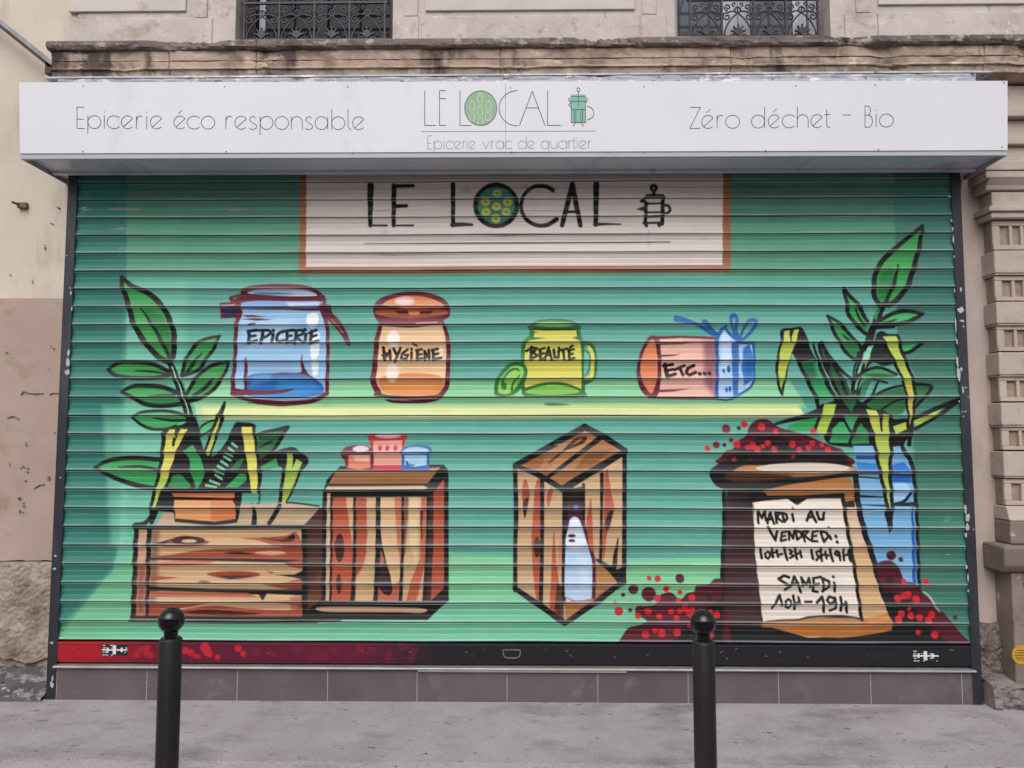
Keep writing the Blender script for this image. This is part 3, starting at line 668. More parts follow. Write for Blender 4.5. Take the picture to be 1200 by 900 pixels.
for strokes in ([[(497.4, 106.3), (497.4, 147.1), (510.7, 147.1)]], [[(522.2, 106.3), (514.7, 106.3), (514.7, 147.1), (522.4, 147.1)], [(514.7, 115.7), (522.2, 115.7)]],
            [[(538.7, 106.3), (538.7, 147.1), (551.9, 147.1)]], [parc(606, 126.8, 21.5, 20.6, 90, 272, 30)], [[(608.4, 147.4), (623.4, 106.9), (638.5, 147.4)], [(616, 126.4), (631.4, 126.4)]],
            [[(641.4, 106), (641.4, 147), (657.3, 147)]]):
    strokes_px(strokes, 0.0040, M['letter'], 'letter')
strokes_px([[(493.4, 154.4), (697.6, 153.4)]], 0.0030, M['letter_grey'], 'rule_line')
# round emblem with small jars
ce = [unp(*p, YF) for p in parc(563, 126.8, 18.8, 20.2, 0, 354, 60)]
em = MB().plate([(p[0], p[2]) for p in ce], YF - 0.001, YF + 0.001).build('emblem', M['green_vinyl'], sg)
strokes_px([parc(563, 126.8, 18.8, 20.2, 0, 360, 60)], 0.0036, M['letter'], 'emblem_ring', YF - 0.0008, em)
jl = []
for (a, b) in ((553, 124), (562.5, 115.5), (562.3, 129.5), (572.3, 123.8), (553, 137), (562.5, 142.5), (571.5, 136.5)):
    jl += [[(a - 2.9, b + 4.5), (a - 2.9, b - 2), (a - 2, b - 3.8), (a, b - 4.4), (a + 2, b - 3.8), (a + 2.9, b - 2), (a + 2.9, b + 4.5)], [(a - 2.9, b + 4.5), (a + 2.9, b + 4.5)], [(a - 2.4, b - 5.6), (a + 2.4, b - 5.6)]]
strokes_px(jl, 0.0034, M['lime_vinyl'], 'jar_outline', YF - 0.0006, em)
# coffee pot emblem
pp = MB()
for poly in ([(668.8, 118.8), (685.8, 118.8), (685.8, 143.7), (668.8, 143.7)], [(668.8, 110.6), (686, 110.6), (686, 113), (688.6, 115), (689, 117), (687, 118.7), (667, 118.7), (665, 117), (665.5, 115), (668.8, 113)]):
    q = [unp(*p, YF) for p in poly]; pp.plate([(p[0], p[2]) for p in q][::-1], YF - 0.0009, YF + 0.001)
pe = pp.build('coffee_pot_emblem', M['teal_vinyl'], sg)
strokes_px([[(677.4, 107), (677.4, 124.5)], parc(677.4, 105, 1.9, 2.3, 0, 360, 12), [(668.8, 113.2), (686, 113.2)], [(666.5, 118.7), (688, 118.7)], [(669.5, 128.2), (686, 128.2)], [(672.6, 128.2), (672.6, 143.7)], [(674.5, 128.2), (674.5, 143.7)],
            [(680.3, 128.2), (680.3, 143.7)], [(682.3, 128.2), (682.3, 143.7)], [(669, 119), (669, 143.7), (685.8, 143.7), (685.8, 119)], [(669, 120), (666, 122.5), (669.6, 126)], parc(686, 132.5, 9.6, 8, 80, -80, 16),
            [(674, 143.7), (672.5, 147.3), (671, 147)], [(681, 143.7), (682.8, 147.3), (684, 147)]], 0.0032, M['letter'], 'pot_outline', YF - 0.0008, pe)

# ------------------------------------------------------------------ tiled plinth under the shutter
tp = empty('tiled_plinth', (0, 0, 0)); tag(tp, 'low plinth of brown grey tiles under the painted shutter', 'plinth')
GX0, GX1 = -2.912, 2.757
tx = [unp(p, 802, 0)[0] for p in (172, 278, 384, 489, 594.5, 701, 807, 913, 1021, 1128)]
edges = [GX0 + 0.062] + tx + [GX1 - 0.055]
tl = MB()
for a, b in zip(edges[:-1], edges[1:]): tl.box(a + 0.0026, b - 0.0026, 0.002, 0.02, -0.01, 0.192)
build_split(tl, 'tile', M['tile'], tp, bevel=0.0015)
MB().box(GX0 + 0.06, GX1 - 0.053, 0.0035, 0.1, -0.01, 0.193).build('grout', M['grout'], tp)
MB().prism_x([(0.1, 0.194), (-0.022, 0.194), (-0.026, 0.197), (-0.026, 0.203), (-0.022, 0.207), (0.1, 0.212)], GX0 + 0.05, GX1 - 0.045).build('threshold_strip', M['alu'], tp, bevel=0.001)
MB().box(unp(490, 782, -.02)[0], unp(735, 787, -.02)[0], -0.020, 0.0015, 0.182, 0.1935).build('edge_strip', M['alu'], tp, bevel=0.001)

# ------------------------------------------------------------------ roller shutter
rs = empty('roller_shutter', (0, 0.03, 0.21)); tag(rs, 'closed green roller shutter painted with jars, crates and plants', 'shutter')
for a, b in ((GX0, GX0 + 0.06), (GX1 - 0.058, GX1)):
    g = MB()
    inner = b if a < 0 else a
    g.box(a, b, 0.0, 0.006, 0.0, 3.30)
    if a < 0: g.box(a, a + 0.006, 0.0065, 0.12, 0, 3.30)
    else: g.box(b - 0.006, b, 0.0065, 0.12, 0, 3.30)
    g.box(a, b, 0.06, 0.066, 0.21, 3.30)
    g.build('guide_rail', M['anthracite'], rs, bevel=0.0015)
def chips(lst):
    q = MB(); rc = random.Random(4)
    for px, py, wpx, hpx in lst:
        c = unp(px, py, 0.0); a_, b_ = wpx * 0.0053 / 2, hpx * 0.0053 / 2; n = 11
        pts = []
        for k in range(n):
            t = 2 * math.pi * k / n; r_ = rc.uniform(0.55, 1.15); pts.append((c[0] + a_ * r_ * math.cos(t), c[2] + b_ * r_ * math.sin(t)))
        q.plate(pts[::-1], -0.0005, 0.0003)
    return q
rails = [o for o in rs.children if o.name.startswith('guide_rail')]
rails.sort(key=lambda o: o.data.vertices[0].co.x)
build_split(chips([(80.5, 413, 4, 10), (80, 425, 5, 14), (78.5, 437, 6, 8), (83, 344, 2.4, 5), (84, 362, 2, 7), (82, 338, 2, 3), (65, 652, 4, 3), (64, 667, 3.5, 3), (61, 754, 4.5, 4), (61, 803, 6, 9), (62, 795, 3, 6), (78, 300, 1.6, 2), (71, 560, 1.6, 2)]), 'bare_patch', M['chip'], rails[0])
build_split(chips([(1112.5, 230, 6, 2), (1115, 258, 2.2, 5), (1116, 268, 2, 6), (1117, 280, 1.8, 12), (1118, 300, 1.6, 4), (1126, 338.5, 3.4, 6), (1118.5, 340, 1.6, 6), (1125.5, 362.5, 7, 8), (1127.5, 375.5, 6, 4), (1129, 382, 3, 3), (1120, 380, 1.8, 20), (1121.5, 400, 2, 10), (1122, 423, 2.4, 16), (1123.5, 437, 4, 20), (1126.5, 432, 3, 5), (1128.5, 456, 2.6, 9), (1132, 453.5, 3, 1.6), (1124, 470, 1.6, 3), (1129, 487.5, 2, 2), (1131.5, 596, 3, 14), (1134, 606, 6, 10), (1134, 617, 4, 12), (1132, 626, 3, 6), (1133, 664, 3, 5), (1134.5, 676, 2, 12), (1135, 692, 2.4, 4), (1141, 620, 1.5, 2)]), 'bare_patch', M['chip'], rails[1])
MB().box(GX0 - 0.02, GX0 - 0.0005, 0.10, 0.115, 0.2, 3.3).build('cement_seal', M['stone'], rs)
YS = 0.020
CX0, CX1 = GX0 + 0.035, GX1 - 0.033
ZTOP, PIT, NS = 3.21539, 0.114743, 25

# ---- the painting on the slats: brushed in metres on the shutter plane, stored per vertex
RES = 0.0025
CZ0, CZ1 = 0.18, 3.32
CW, CH = int((CX1 - CX0) / RES) + 1, int((CZ1 - CZ0) / RES) + 1
canvas = np.zeros((CH, CW, 3), np.float32)
K = 1 / (0.00535 / RES)          # photo pixel -> canvas cells is about 2.14
def P(s):
    if isinstance(s, str): s = [tuple(float(q) for q in t.split(',')) for t in s.split()]
    return s
def tocan(pts):
    out = []
    for x, y in P(pts):
        c = unp(x, y, YS - 0.004); out.append(((c[0] - CX0) / RES, (CZ1 - c[2]) / RES))
    return np.array(out, float)
def blend(cov, x0, y0, c, a):
    h, wd_ = cov.shape; sl = canvas[y0:y0 + h, x0:x0 + wd_]
    k_ = (cov * a)[..., None].astype(np.float32)
    sl[:] = sl * (1 - k_) + np.array(s2l(c), np.float32) * k_
def F(pts, c, smooth=True, soft=0.8, a=1.0):
    """filled shape"""
    p = tocan(pts)
    if smooth and len(p) > 3: p = cr(p, True, 4)
    s = soft * 2.14
    x0 = max(0, int(p[:, 0].min() - s - 2)); x1 = min(CW, int(p[:, 0].max() + s + 3)); y0 = max(0, int(p[:, 1].min() - s - 2)); y1 = min(CH, int(p[:, 1].max() + s + 3))
    if x1 <= x0 or y1 <= y0: return
    X, Y = np.meshgrid(np.arange(x0, x1, dtype=np.float32), np.arange(y0, y1, dtype=np.float32))
    d2 = np.full(X.shape, 1e9, np.float32); ins = np.zeros(X.shape, bool)
    q = np.roll(p, -1, 0)
    for (ax, ay), (bx, by) in zip(p, q):
        dx, dy = bx - ax, by - ay; L2 = dx * dx + dy * dy + 1e-9
        t = np.clip(((X - ax) * dx + (Y - ay) * dy) / L2, 0, 1)
        d2 = np.minimum(d2, (X - ax - t * dx) ** 2 + (Y - ay - t * dy) ** 2)
        if ay != by: ins ^= ((Y < ay) != (Y < by)) & (X < dx * (Y - ay) / (dy) + ax)
    d = np.sqrt(d2); d[ins] *= -1
    cov = np.clip(0.5 - d / max(s, 0.8), 0, 1)
    if soft > 2: cov = cov * cov * (3 - 2 * cov)
    blend(cov, x0, y0, c, a)
def S(pts, wd, c='#1e1c21', smooth=True, soft=0.7, a=1.0):
    """brush stroke, wd = width or list of widths in photo pixels"""
    p = tocan(pts); n0 = len(p)
    ws = np.array(wd if isinstance(wd, (list, tuple)) else [wd] * n0, float)
    if len(ws) != n0: ws = np.interp(np.linspace(0, 1, n0), np.linspace(0, 1, len(ws)), ws)
    if smooth and n0 > 2:
        p2 = cr(p, False, 5); ws = np.interp(np.linspace(0, n0 - 1, len(p2)), np.arange(n0), ws); p = p2
    ws = ws * (1.18 if c in (BK, '#0e0d11') else 1.07); s = soft * 2.14; mr = ws.max() + s + 2
    x0 = max(0, int(p[:, 0].min() - mr)); x1 = min(CW, int(p[:, 0].max() + mr + 1)); y0 = max(0, int(p[:, 1].min() - mr)); y1 = min(CH, int(p[:, 1].max() + mr + 1))
    if x1 <= x0 or y1 <= y0: return
    cov = np.zeros((y1 - y0, x1 - x0), np.float32)
    for i in range(len(p) - 1):
        (ax, ay), (bx, by) = p[i], p[i + 1]; r = max(ws[i], ws[i + 1]) + s + 1
        u0 = max(x0, int(min(ax, bx) - r)); u1 = min(x1, int(max(ax, bx) + r + 2)); v0 = max(y0, int(min(ay, by) - r)); v1 = min(y1, int(max(ay, by) + r + 2))
        if u1 <= u0 or v1 <= v0: continue
        X, Y = np.meshgrid(np.arange(u0, u1, dtype=np.float32), np.arange(v0, v1, dtype=np.float32))
        dx, dy = bx - ax, by - ay
        t = np.clip(((X - ax) * dx + (Y - ay) * dy) / (dx * dx + dy * dy + 1e-9), 0, 1)
        d = np.sqrt((X - ax - t * dx) ** 2 + (Y - ay - t * dy) ** 2) - (ws[i] + (ws[i + 1] - ws[i]) * t)
        sub = cov[v0 - y0:v1 - y0, u0 - x0:u1 - x0]
        np.maximum(sub, np.clip(0.5 - d / s, 0, 1), out=sub)
    blend(cov, x0, y0, c, a)
def E_(cx, cy, rx, ry, c, soft=0.8, a=1.0, rot=0):
    cs, sn = math.cos(R(rot)), math.sin(R(rot))
    F([(cx + rx * math.cos(t) * cs - ry * math.sin(t) * sn, cy + rx * math.cos(t) * sn + ry * math.sin(t) * cs) for t in np.linspace(0, 2 * math.pi, 20, endpoint=False)], c, False, soft, a)
def dots(s, c, a=1.0):
    for t in s.split():
        x, y, r = (float(q) for q in t.split(',')); E_(x, y, r, r, c, 0.9, a)
def vnoise(sx, sy, seed):
    rg = np.random.RandomState(seed); h = int(CH / sy) + 3; wd_ = int(CW / sx) + 3
    g = rg.rand(h, wd_).astype(np.float32)
    y = np.arange(CH) / sy; x = np.arange(CW) / sx
    yi = y.astype(int); xi = x.astype(int); fy = (y - yi)[:, None]; fx = (x - xi)[None]
    fy = fy * fy * (3 - 2 * fy); fx = fx * fx * (3 - 2 * fx)
    a = g[yi][:, xi]; b = g[yi][:, xi + 1]; c_ = g[yi + 1][:, xi]; d = g[yi + 1][:, xi + 1]
    return (a * (1 - fx) + b * fx) * (1 - fy) + (c_ * (1 - fx) + d * fx) * fy
BK = '#1f1d22'; BG = '#6e2234'; GR = '#36994f'; LG = '#2ba05a'; DG = '#2c6b45'; YG = '#b7c447'; YL = '#d6cf55'; TEAL = '#60aa9b'
BEI = '#c9a67c'; RUS = '#a3543a'; DK = '#43292a'; BRN = '#b07c49'; RED = '#c8232f'; BU = '#5d1e31'

# ground colours of the mural
canvas[:] = s2l(TEAL)
F('60,150 360,150 360,330 345,326 60,326', '#5a9d80', False, 6)
F('840,150 1060,150 1060,300 1030,330 850,322', '#599c7f', False, 8)
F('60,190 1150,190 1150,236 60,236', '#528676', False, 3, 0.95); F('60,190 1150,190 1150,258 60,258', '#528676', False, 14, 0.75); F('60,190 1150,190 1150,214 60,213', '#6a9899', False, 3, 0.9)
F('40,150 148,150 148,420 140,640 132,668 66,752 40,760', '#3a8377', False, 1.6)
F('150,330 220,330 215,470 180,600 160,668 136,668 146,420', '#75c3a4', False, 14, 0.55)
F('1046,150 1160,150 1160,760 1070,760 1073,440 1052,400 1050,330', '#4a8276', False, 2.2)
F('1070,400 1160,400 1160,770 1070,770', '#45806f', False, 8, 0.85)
F('214,446 926,446 946,478 228,478', '#8bcd9c', False, 3)
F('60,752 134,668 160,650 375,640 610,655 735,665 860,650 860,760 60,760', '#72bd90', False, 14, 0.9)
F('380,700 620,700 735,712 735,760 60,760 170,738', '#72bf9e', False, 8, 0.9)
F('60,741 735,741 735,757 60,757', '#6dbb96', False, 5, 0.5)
F('527,650 606,650 606,705 527,705', '#84cd9b', False, 6, 0.6)
F('733,655 848,655 848,700 733,690', '#86cd98', False, 6, 0.7)
F('228,476 936,474 944,489 232,492', '#d7df9b', False, 1.5)
F('120,476 235,476 240,488 200,520 150,560 148,640 130,640', '#79c8aa', False, 9, 0.5)

# lettered white panel
F('352,150 856,150 856,319.5 350,321.5', '#a46b48', False, 1.2)
F('359,150 847.5,150 846.5,310.5 358.5,313', '#d9cdc8', False, 1)
F('340,314 352,322 352,335 340,340', TEAL, False, 4, 0.4)
S('434,217.5 433.6,264', [7.4, 4.6], BK); S('432,263.8 453,264', 2.6, BK)
S('461.5,218 461,264', [5.8, 4.6], BK); S('461,217.8 484,217.5', 3.8, BK); S('461,241.5 476,241', [4.6, 4], BK); S('460,264 484,264', 2.4, BK)
S('530.6,216.5 530.8,264', [5.4, 4.4], BK); S('530,263.5 545,263 553,263.5', [5.4, 4, 3], BK)
E_(581.3, 241, 27.3, 27, BK); E_(581.3, 240.5, 21.8, 22, '#3f8b7c')
for a, b in ((582.5, 226.7), (568.7, 236.8), (594.7, 237), (581.7, 242), (569.3, 248.6), (593, 248.5), (581, 256.5)):
    E_(a, b, 5.4, 4.8, '#c3c546', 1.4); E_(a, b, 2.2, 1.9, '#9fb24a', 1); E_(a, b, 0.8, 0.8, '#3a3a2a')
S('647.5,222.5 640,218.5 626,218.5 615,227 610.5,241 614.5,255 627,263.5 641,263.5 652,257', [5.2, 4.6, 4.4, 4.2, 4.2, 4.4, 4.6, 5, 5], BK)
S('670.5,216.5 658.5,264', [6, 5], BK, False); S('670.5,216.5 680,264', [6, 5], BK, False); S('663,248.5 677,248', 3.6, BK)
S('698.5,216 698,263', [6.6, 5], BK); S('697,262.6 715,262.4 727,262.6', [4.4, 2.4, 1.8], BK)
E_(766, 220, 5, 4.8, BK); E_(766, 220.3, 1.1, 1.2, '#bdb2ae'); S('766,224 766,230', 4, BK)
F('757,227.5 777,227.5 780,231 778,235.5 764,236 751,238 749,235.5 755,231', BK, False)
F('756,234 777,233 776.5,236 757,236.5', '#d0c5c0', False)
S('757,238 756,262', 4, BK); S('776.5,231 776,262', 4.4, BK)
S('757,238.7 776,238', 2, BK); S('756,249.5 776,249', 2.4, BK); S('756,254.5 776,253.8', 2.2, BK); S('754,261.3 777,260.8', 2.8, BK)
F('745,245.2 757,240.5 757,248 751,247', BK, False); S('757,263 757.5,264.5', 4, BK); S('772,262 772.5,264', 4, BK)
S('777,240.5 783,241 785,246 782,250 777,250.5', 3.2, BK)
S('427,285.6 600,284.8 785,283.4', [0.9, 1.7, 1.2], BK)

# ---- left plant
def leaf(left, right, c=GR, mid=None, wo=5.0, wm=3.2, dark=None):
    l, r = P(left), P(right); F(l + r[::-1], c, True)
    if dark: F(dark, '#236b3f', True, 6, 0.55)
    S(l, [wo * .7, wo, wo, wo], BK); S(r, [wo * .7, wo, wo, wo], BK)
    if mid: S(mid, [wm * .5, wm, wm], BK, a=0.92)
leaf('142,325.5 143,336 150,357 157,381 170,402 185,418 198,425', '142,325.5 155,336 172,343.5 187,356 198,374 204,395 203,420', '#3aa153', '165,362 176,378 190,402 200,422', 6, 4, '170,366 190,372 203,400 198,420 188,404')
leaf('257,394 240,398 228,406 217,424 213,440', '257,394 252,406 244,418 232,434 214,441', GR, '236,415 226,427 218,438', 4.2, 4)
leaf('126,433.5 140,425.5 160,425 178,427 198,436', '126,433.5 135,440 155,443.5 180,443.5 198,441', GR, '158,435 178,436 196,439', 4.6, 2.6)
leaf('142,459.5 155,453 172,452.5 190,454 208,461', '142,459.5 157,467 170,474 190,476 211,474', '#3aa25a', '175,464.5 190,464 205,464', 5, 3)
leaf('268,424 245,430 228,446 218,464', '268,424 262,440 250,457 235,467 222,470', GR, '250,444 240,455 228,464', 4.4, 5)
leaf('155,490 165,484 180,482 200,482.5 220,488', '155,490 165,498 178,503 195,503 205,500', '#43ad66', '180,490 200,493 222,493', 3.6, 3.4)
S('198,424 206,443 214,465 221,484 226,500', [6, 8, 9, 9, 12], BK)
S('201,430 208,447 215,466 222,486', 1.3, '#9fcfae')
F('234,507 238,499 251,494 248,503 240,508', '#49b46a', True)
S('231,508 238,498 252,493 247,504 238,510', 2.4, BK)
leaf('112,548.5 125,541 140,538 160,537 189,539', '112,548.5 126,557 140,563 160,569 184,573', '#37a45a', '140,548 165,547 187,551', 5, 3)
F('192,506 200,500 212,498 222,493 231,498 237,512 241,528 243,537 256,530 268,512 275,496 284,495 298,497 300,508 303,540 303,578 190,578 186,565 188,540 189,515', BK, True)
F('234,513 246,512 240.5,531', TEAL, False); F('260,496 274,496 266,512 254,533 247,533', TEAL, False)
S('263,472 260,482 257,491', [3, 5.5, 6], BK); S('258,489 253,503 247,520 243,534', 9.5, BK); S('257,490 253,503 247.5,519 244,532', [1.2, 3.2, 4.4, 4.6], YG)
F('225.5,521.5 215.8,529 221.8,538 224,556 231,574 236,565 240.5,553 235,538 230,527.5', LG, False)
F('196,571 198.5,558 211,556 224,569 223,572.5', '#2f8f50', False)
F('264.7,571.3 274,562 280.7,555.3 290,555.3 288.7,563.3 279.3,571.3', LG, False)
F('270,551 277,540.7 287,536 281,548 272,553', '#2d7449', False)
for a in ('272,520 278,524.5', '268.5,525.5 275,529.5', '265,531 272,535', '262.5,535.5 270,540', '259,541 267,546', '255.5,546.5 264,551', '252,551.5 262,556', '252.5,557 260,562', '246,563.5 257.5,568', '242,569 254,571'):
    S(a, [2.8, 2], '#7fc4a0')
# second and third hanging stalks on the right of it
F('310,507 337,501 329,514 322,526 310,540 302,546 302,512', '#2d6d45', False)
S('302,510 310,506.5 337,501', [3, 3, 4.5], BK); S('337,501 329,514 322,526 308,541', [4.5, 4.5, 4, 4], BK); S('305,524 318,517', [2, 3], BK)
F('303,540 323,529 337,524.5 345,524 352,529 361,537 360,545 352,556 345,574 334,591 326,598 329,570 332,552 325,547 305,554', BK, True)
F('304,548 323,537.5 326,546 310,552', '#2f9a58', False)
F('336.7,531 343,530.5 342.7,549 347.3,538 354,542 349,555 342,574 334,589 328,598 331,574 333.3,556 336,545', '#a6c245', False)
F('308,552 333,549 330,575 326,590 304,590 304,556', TEAL, False)
S('333,550 330,572 328,590', 4, BK); S('305,553 303,575 302,590', 4.5, BK)
F('282,500.7 295.5,500.7 297.5,510 299.5,530 301.5,550 302,574 301,589 299,601 296.5,588 293,565 290,548 286.5,530 283,512', YL, False)
S('281,500 284,520 288,545 292,570 296,592', 3.5, BK); S('297,500 300,520 303,545 304,570 301,592', 3.5, BK)
# left hanging stalk
F('194.5,511 199,504 205,503.5 205.5,512 203,523 212,503 220,503.5 213,515 206,530 201,546 197,561 189,580 184,595 178,603 178,596 182,577 187,558 191,540', YL, False)
F('187,560 197,560 189,580 184,595 178,603 178,596 182,577', '#a4c445', False)
S('203.5,514 203,522', [2.5, 3.2], BK); S('192,508 190,535 185,560 180,580 177,600 178,612', [5, 4, 4, 4, 4, 5], BK); S('214,515 207,533 202,550 196,568 189,584 183,600 178,613', [2, 3, 4, 4, 4, 4, 4], BK)

# ---- flower pot, and crate under it
F('183,616 192,599 204,602 204,610 276,613 279,590 300,591 335,589 375,594 356,616', '#bda587', False)
F('303,578 303,590 279,590 279,578', TEAL, False)
F('190,573 284,573 283,590 278,613 250,616 205,612 203,601 182,599 186,580', BK, False)
F('200.6,578.5 274.5,578 274.5,584 204,582', '#cf7a4c', False)
F('204.4,586.3 272,587 276,592 275.5,608 251,611 205,608', '#dfa064', False); F('248,587 272,587 276,592 275.5,608 251,611 246,610', '#d8854b', False, 3)
S('336,589 350,590 374,593', 2, BK); S('298,596 298,614', [4, 6], BK); S('328,593 316,613', [5, 5], BK); S('181,598 171,613 160,617', [3, 5, 8], BK)
F('157,616 358,615 360,727 153,728', BK, False)
F('162.7,621 172,621 171,660 170,722 159.8,722 161.5,660', '#c29c82', False); F('161.5,660 171,660 170,722 159.8,722', '#93513f', False, 10, 0.9)
F('178,621 353,620.5 355.5,722 174.5,722', BEI, False)
F('177,622 187,622 183,722 174,722', '#4a2f2a', False, 8, 0.6)
F('189,637 205,630 220,628 235,632 246,635 235,640 210,641 192,641', RUS, True); E_(221, 633.6, 20, 4.8, '#40241f'); E_(222, 634.2, 9, 1.8, '#d3b08c', 1)
F('178,638 203,631.5 190,640 178,640', BK, False)
F('283,631 310,630 335,628 347,624 353,640 330,641 305,634', RUS, True); F('304,630.5 330,632 340,628 345,626 345,633 335,635 318,633', '#33201f', True)
F('177,653 200,650.5 225,646 250,643.5 354,641 355,656 177,655.5', RUS, False); F('298,648 320,645.5 335,648.5 318,651', '#cf9d78', True); F('262,648.5 278,646.5 297,649.5 280,650', '#2b191a', True)
F('176,654 250,654.2 354,656 355,660 250,657.5 176,656.5', BK, False)
F('182,660 210,657.5 252,658 226,663 190,663.5', '#bd735b', True); F('335,660 355,657 355,666 340,664', RUS, True)
F('242,673.5 262,669.5 296,670.5 304,675 272,679', RUS, True); F('252,675 303,674.5 270,679', '#33201f', True); F('177,675 212,677 177,681.5', RUS, False); F('232,681.5 240,680.5 248,682 240,683', BK, True)
F('322,674 345,673.5 358,667 358,680 345,677', BK, False); F('308,684.5 330,683 354,679 354,691 332,690', RUS, True); F('312,669 322,671 318,673', RUS, False)
F('175,688 250,690 312,691 358,691 358,698.5 313,696 308.5,704 303,697 260,694.5 175,693', BK, False)
F('177,694 290,695 304,700 250,699.5 177,700', '#b0664a', False)
F('175,708 354,704.5 355,722 174,722', RUS, False); F('205,716 225,711 262,705.5 340,708 343,715 290,713.5 250,710', '#cfa57c', True); F('215,719 240,714.5 262,715.5 305,719.5 268,721.5', '#532c26', True)
F('340,700 355,698 355,722 341,722', '#a9593f', False, 3, 0.7); S('176,706.5 280,705.5 354,703.5', 1, '#5c3a2e')
F('356,616 375,595 382,596 381,700 358,724', '#55352f', False); F('362,690 377,668 378,700 360,720', '#7a4a36', False, 5, 0.7)
S('356.5,622 357.5,660 357,690 357,722', [6, 5, 6, 5], BK); S('381,592 381,650 380,704', 5, BK); F('350,729 362,714 381,700 410,706 400,729', BK, False); S('152,728 260,729 372,728.5', 3, BK)

# ---- upright crate in the middle with three small tubs
F('378,580 383,562 399,546 520,544.5 525,550 526,704 501,726 377,726', BK, False)
F('386,566 394,552 516,548 501,566', '#b98855', False); F('388,565.5 392,557 507,558.5 501,566', '#95653a', False, 3, 0.8)
F('382,575 384,570 497,569.5 502,572 497,574 420,575', '#c7ae93', False)
F('383.3,578 387.3,578 387,640 386,704 382,704 382.5,640', '#c7a98d', False)
F('390,583 414,583 413.5,640 412,704 388,704 390,640', '#b8593a', False); F('405.5,583 414,583 413.5,640 411,625', '#c9a581', False, 1.5)
F('417.5,583 441,583 440,640 438,704 415.5,704 417,640', BEI, False); F('417.5,583 429.5,583 430.5,625 429,650 420,690 416,704 417,640', '#ae563a', False, 1.5); F('418,676 428,660 430,704 416,704', '#cda97f', False, 3)
F('445,583 470.5,583 470,640 468,704 442,704 445,640', '#d1af84', False); F('462,583 470.5,583 470,665 466,640', '#bd7354', False, 2); F('441,676 452,690 469,680 467,704 441,704', '#b4664a', False, 3)
F('444,600 447,630 452,655 458,676 460,692 455,698 446,692 441,678 442,665 444,640', '#40262a', True); F('445,640 451,658 446,664 443,660', '#b4664a', False)
F('473.5,583 500,583 499,640 495,704 471,704 473,640', BEI, False); F('473.5,583 480,583 477,620 475,650 473,650', '#8a5a43', False, 3); F('494,583 499,583 498,660 492,690 488,704 476,704 482,680 492,655', '#b8603f', False, 1.5); S('494,600 494,632', [3.5, 1.5], '#6b2c26')
F('479,583 492,583 488,660 480,640', '#d8bd95', False, 3, 0.8)
F('500,582 509,577 507,704 497,704', '#4a2d2a', False, 2); F('508,577 521,561 520.5,690 505,704 508,640', '#b2573c', False)
S('388.3,580 388.5,640 387.5,704', 2.6, BK); S('415.5,580 416,640 413.5,704', [3, 3, 5], BK); S('443,580 443.5,640 440,704', [5, 5, 4.6], BK); S('472,580 472,640 469.5,704', [3, 3, 4.4], BK); S('502,580 501,640 498,700', [4, 3, 4], '#2f1f1f'); S('523,556 523.5,690', 4.8, BK)
E_(398, 642, 5.6, 17, '#4d2a27'); E_(397.3, 684.5, 3.1, 12, '#4d2a27')
F('377,704 505,704 521,689 527,702 502,726 377,726', BK, False); F('379.5,711.5 489,712.5 496,718 470,717.5 430,717.5 379.5,717', '#b99a7b', True, 1.2)
# tubs
F('430,511 436,508 472,508 478,511 474,520 472,552 436,552 434,520', '#c23a47', False); F('437.5,517 471,516.5 471.5,545 437,545', '#e3a394', False); E_(455, 510.5, 15, 2.6, '#ecd9dd', 2, 0.9); F('438,545.5 470,545.5 470,551 438,551', '#c53549', False, 1)
for a in (445.5, 454, 463.5):
    F([(a + (3.7 if k % 2 == 0 else 1.7) * math.sin(k * math.pi / 5), 524.3 - (3.7 if k % 2 == 0 else 1.7) * math.cos(k * math.pi / 5)) for k in range(10)], '#c43446', False); F([(a - 2.4, 525), (a + 2.4, 525), (a + 1.6, 528.6), (a - 1.6, 528.6)], '#c43446', False)
F('399,530 405,523.5 415,521.5 430,522 438,527 438,531.5 437.5,551 405.5,551 404,540 400,536', '#7d2536', False); E_(423, 526, 9.5, 3.6, '#e4d3da', 2.5, 0.9); F('408,533 434,533 434,548 421,550 408,548', '#dc8468', False); F('412,533.5 433,533.5 432,541 416,540', '#e9c0a5', False, 3, 0.8)
F('468,530 475,523 490,521.5 503,523 507,528 503,533 503.5,551 470.5,551 470.5,533', '#2b6fae', False); F('472.5,529 478,525 490,524 501,526.5 500,531 473,531.5', '#a5c8e6', True, 1.5); F('474,533.5 500,533.5 500,545 487,547 474,545', '#a9cdea', False); F('475.5,540 478,541 479,544 487,544.5 486,546 476,546', '#255f9e', False)

# ---- open crate on its corner with a bottle
F('606,547 657,575 661,590 662,731 603,690', '#c7a67e', False); F('664,576 731.5,529 731,682 700,700 684,706', '#c8a77f', False)
F('608,545 685,502 730,528 660,573', BRN, False); F('652,536 689,508 700,513 662,545 640,558', '#c2915c', False, 3, 0.7); F('690,528 720,526 692,548 672,552', '#96602f', False, 2, 0.9); F('612,543 640,532 632,550 622,550', '#96602f', False, 4, 0.7)
F('676,513 688,512 685,519 672,525 660,528 668,519', '#593322', True); E_(678, 517, 6, 1.3, '#a87848', 1, 1, -35); S('643,542.5 655,533 667,523', [1, 2.6, 2], '#3a231c'); F('658,572 668,563 676,558 672,572', '#5d3524', False)
F('627,570 633.5,566 633.5,655 635,705 628,700 623,640 625,600', '#b85c3c', True); E_(629.5, 641.5, 4.2, 12, '#50302a'); F('616,561 621,577 619.5,590 615,607 612.5,592 612,572', '#b3573b', True); F('613,590 619,583 618,596 615,608', '#4a2a28', True)
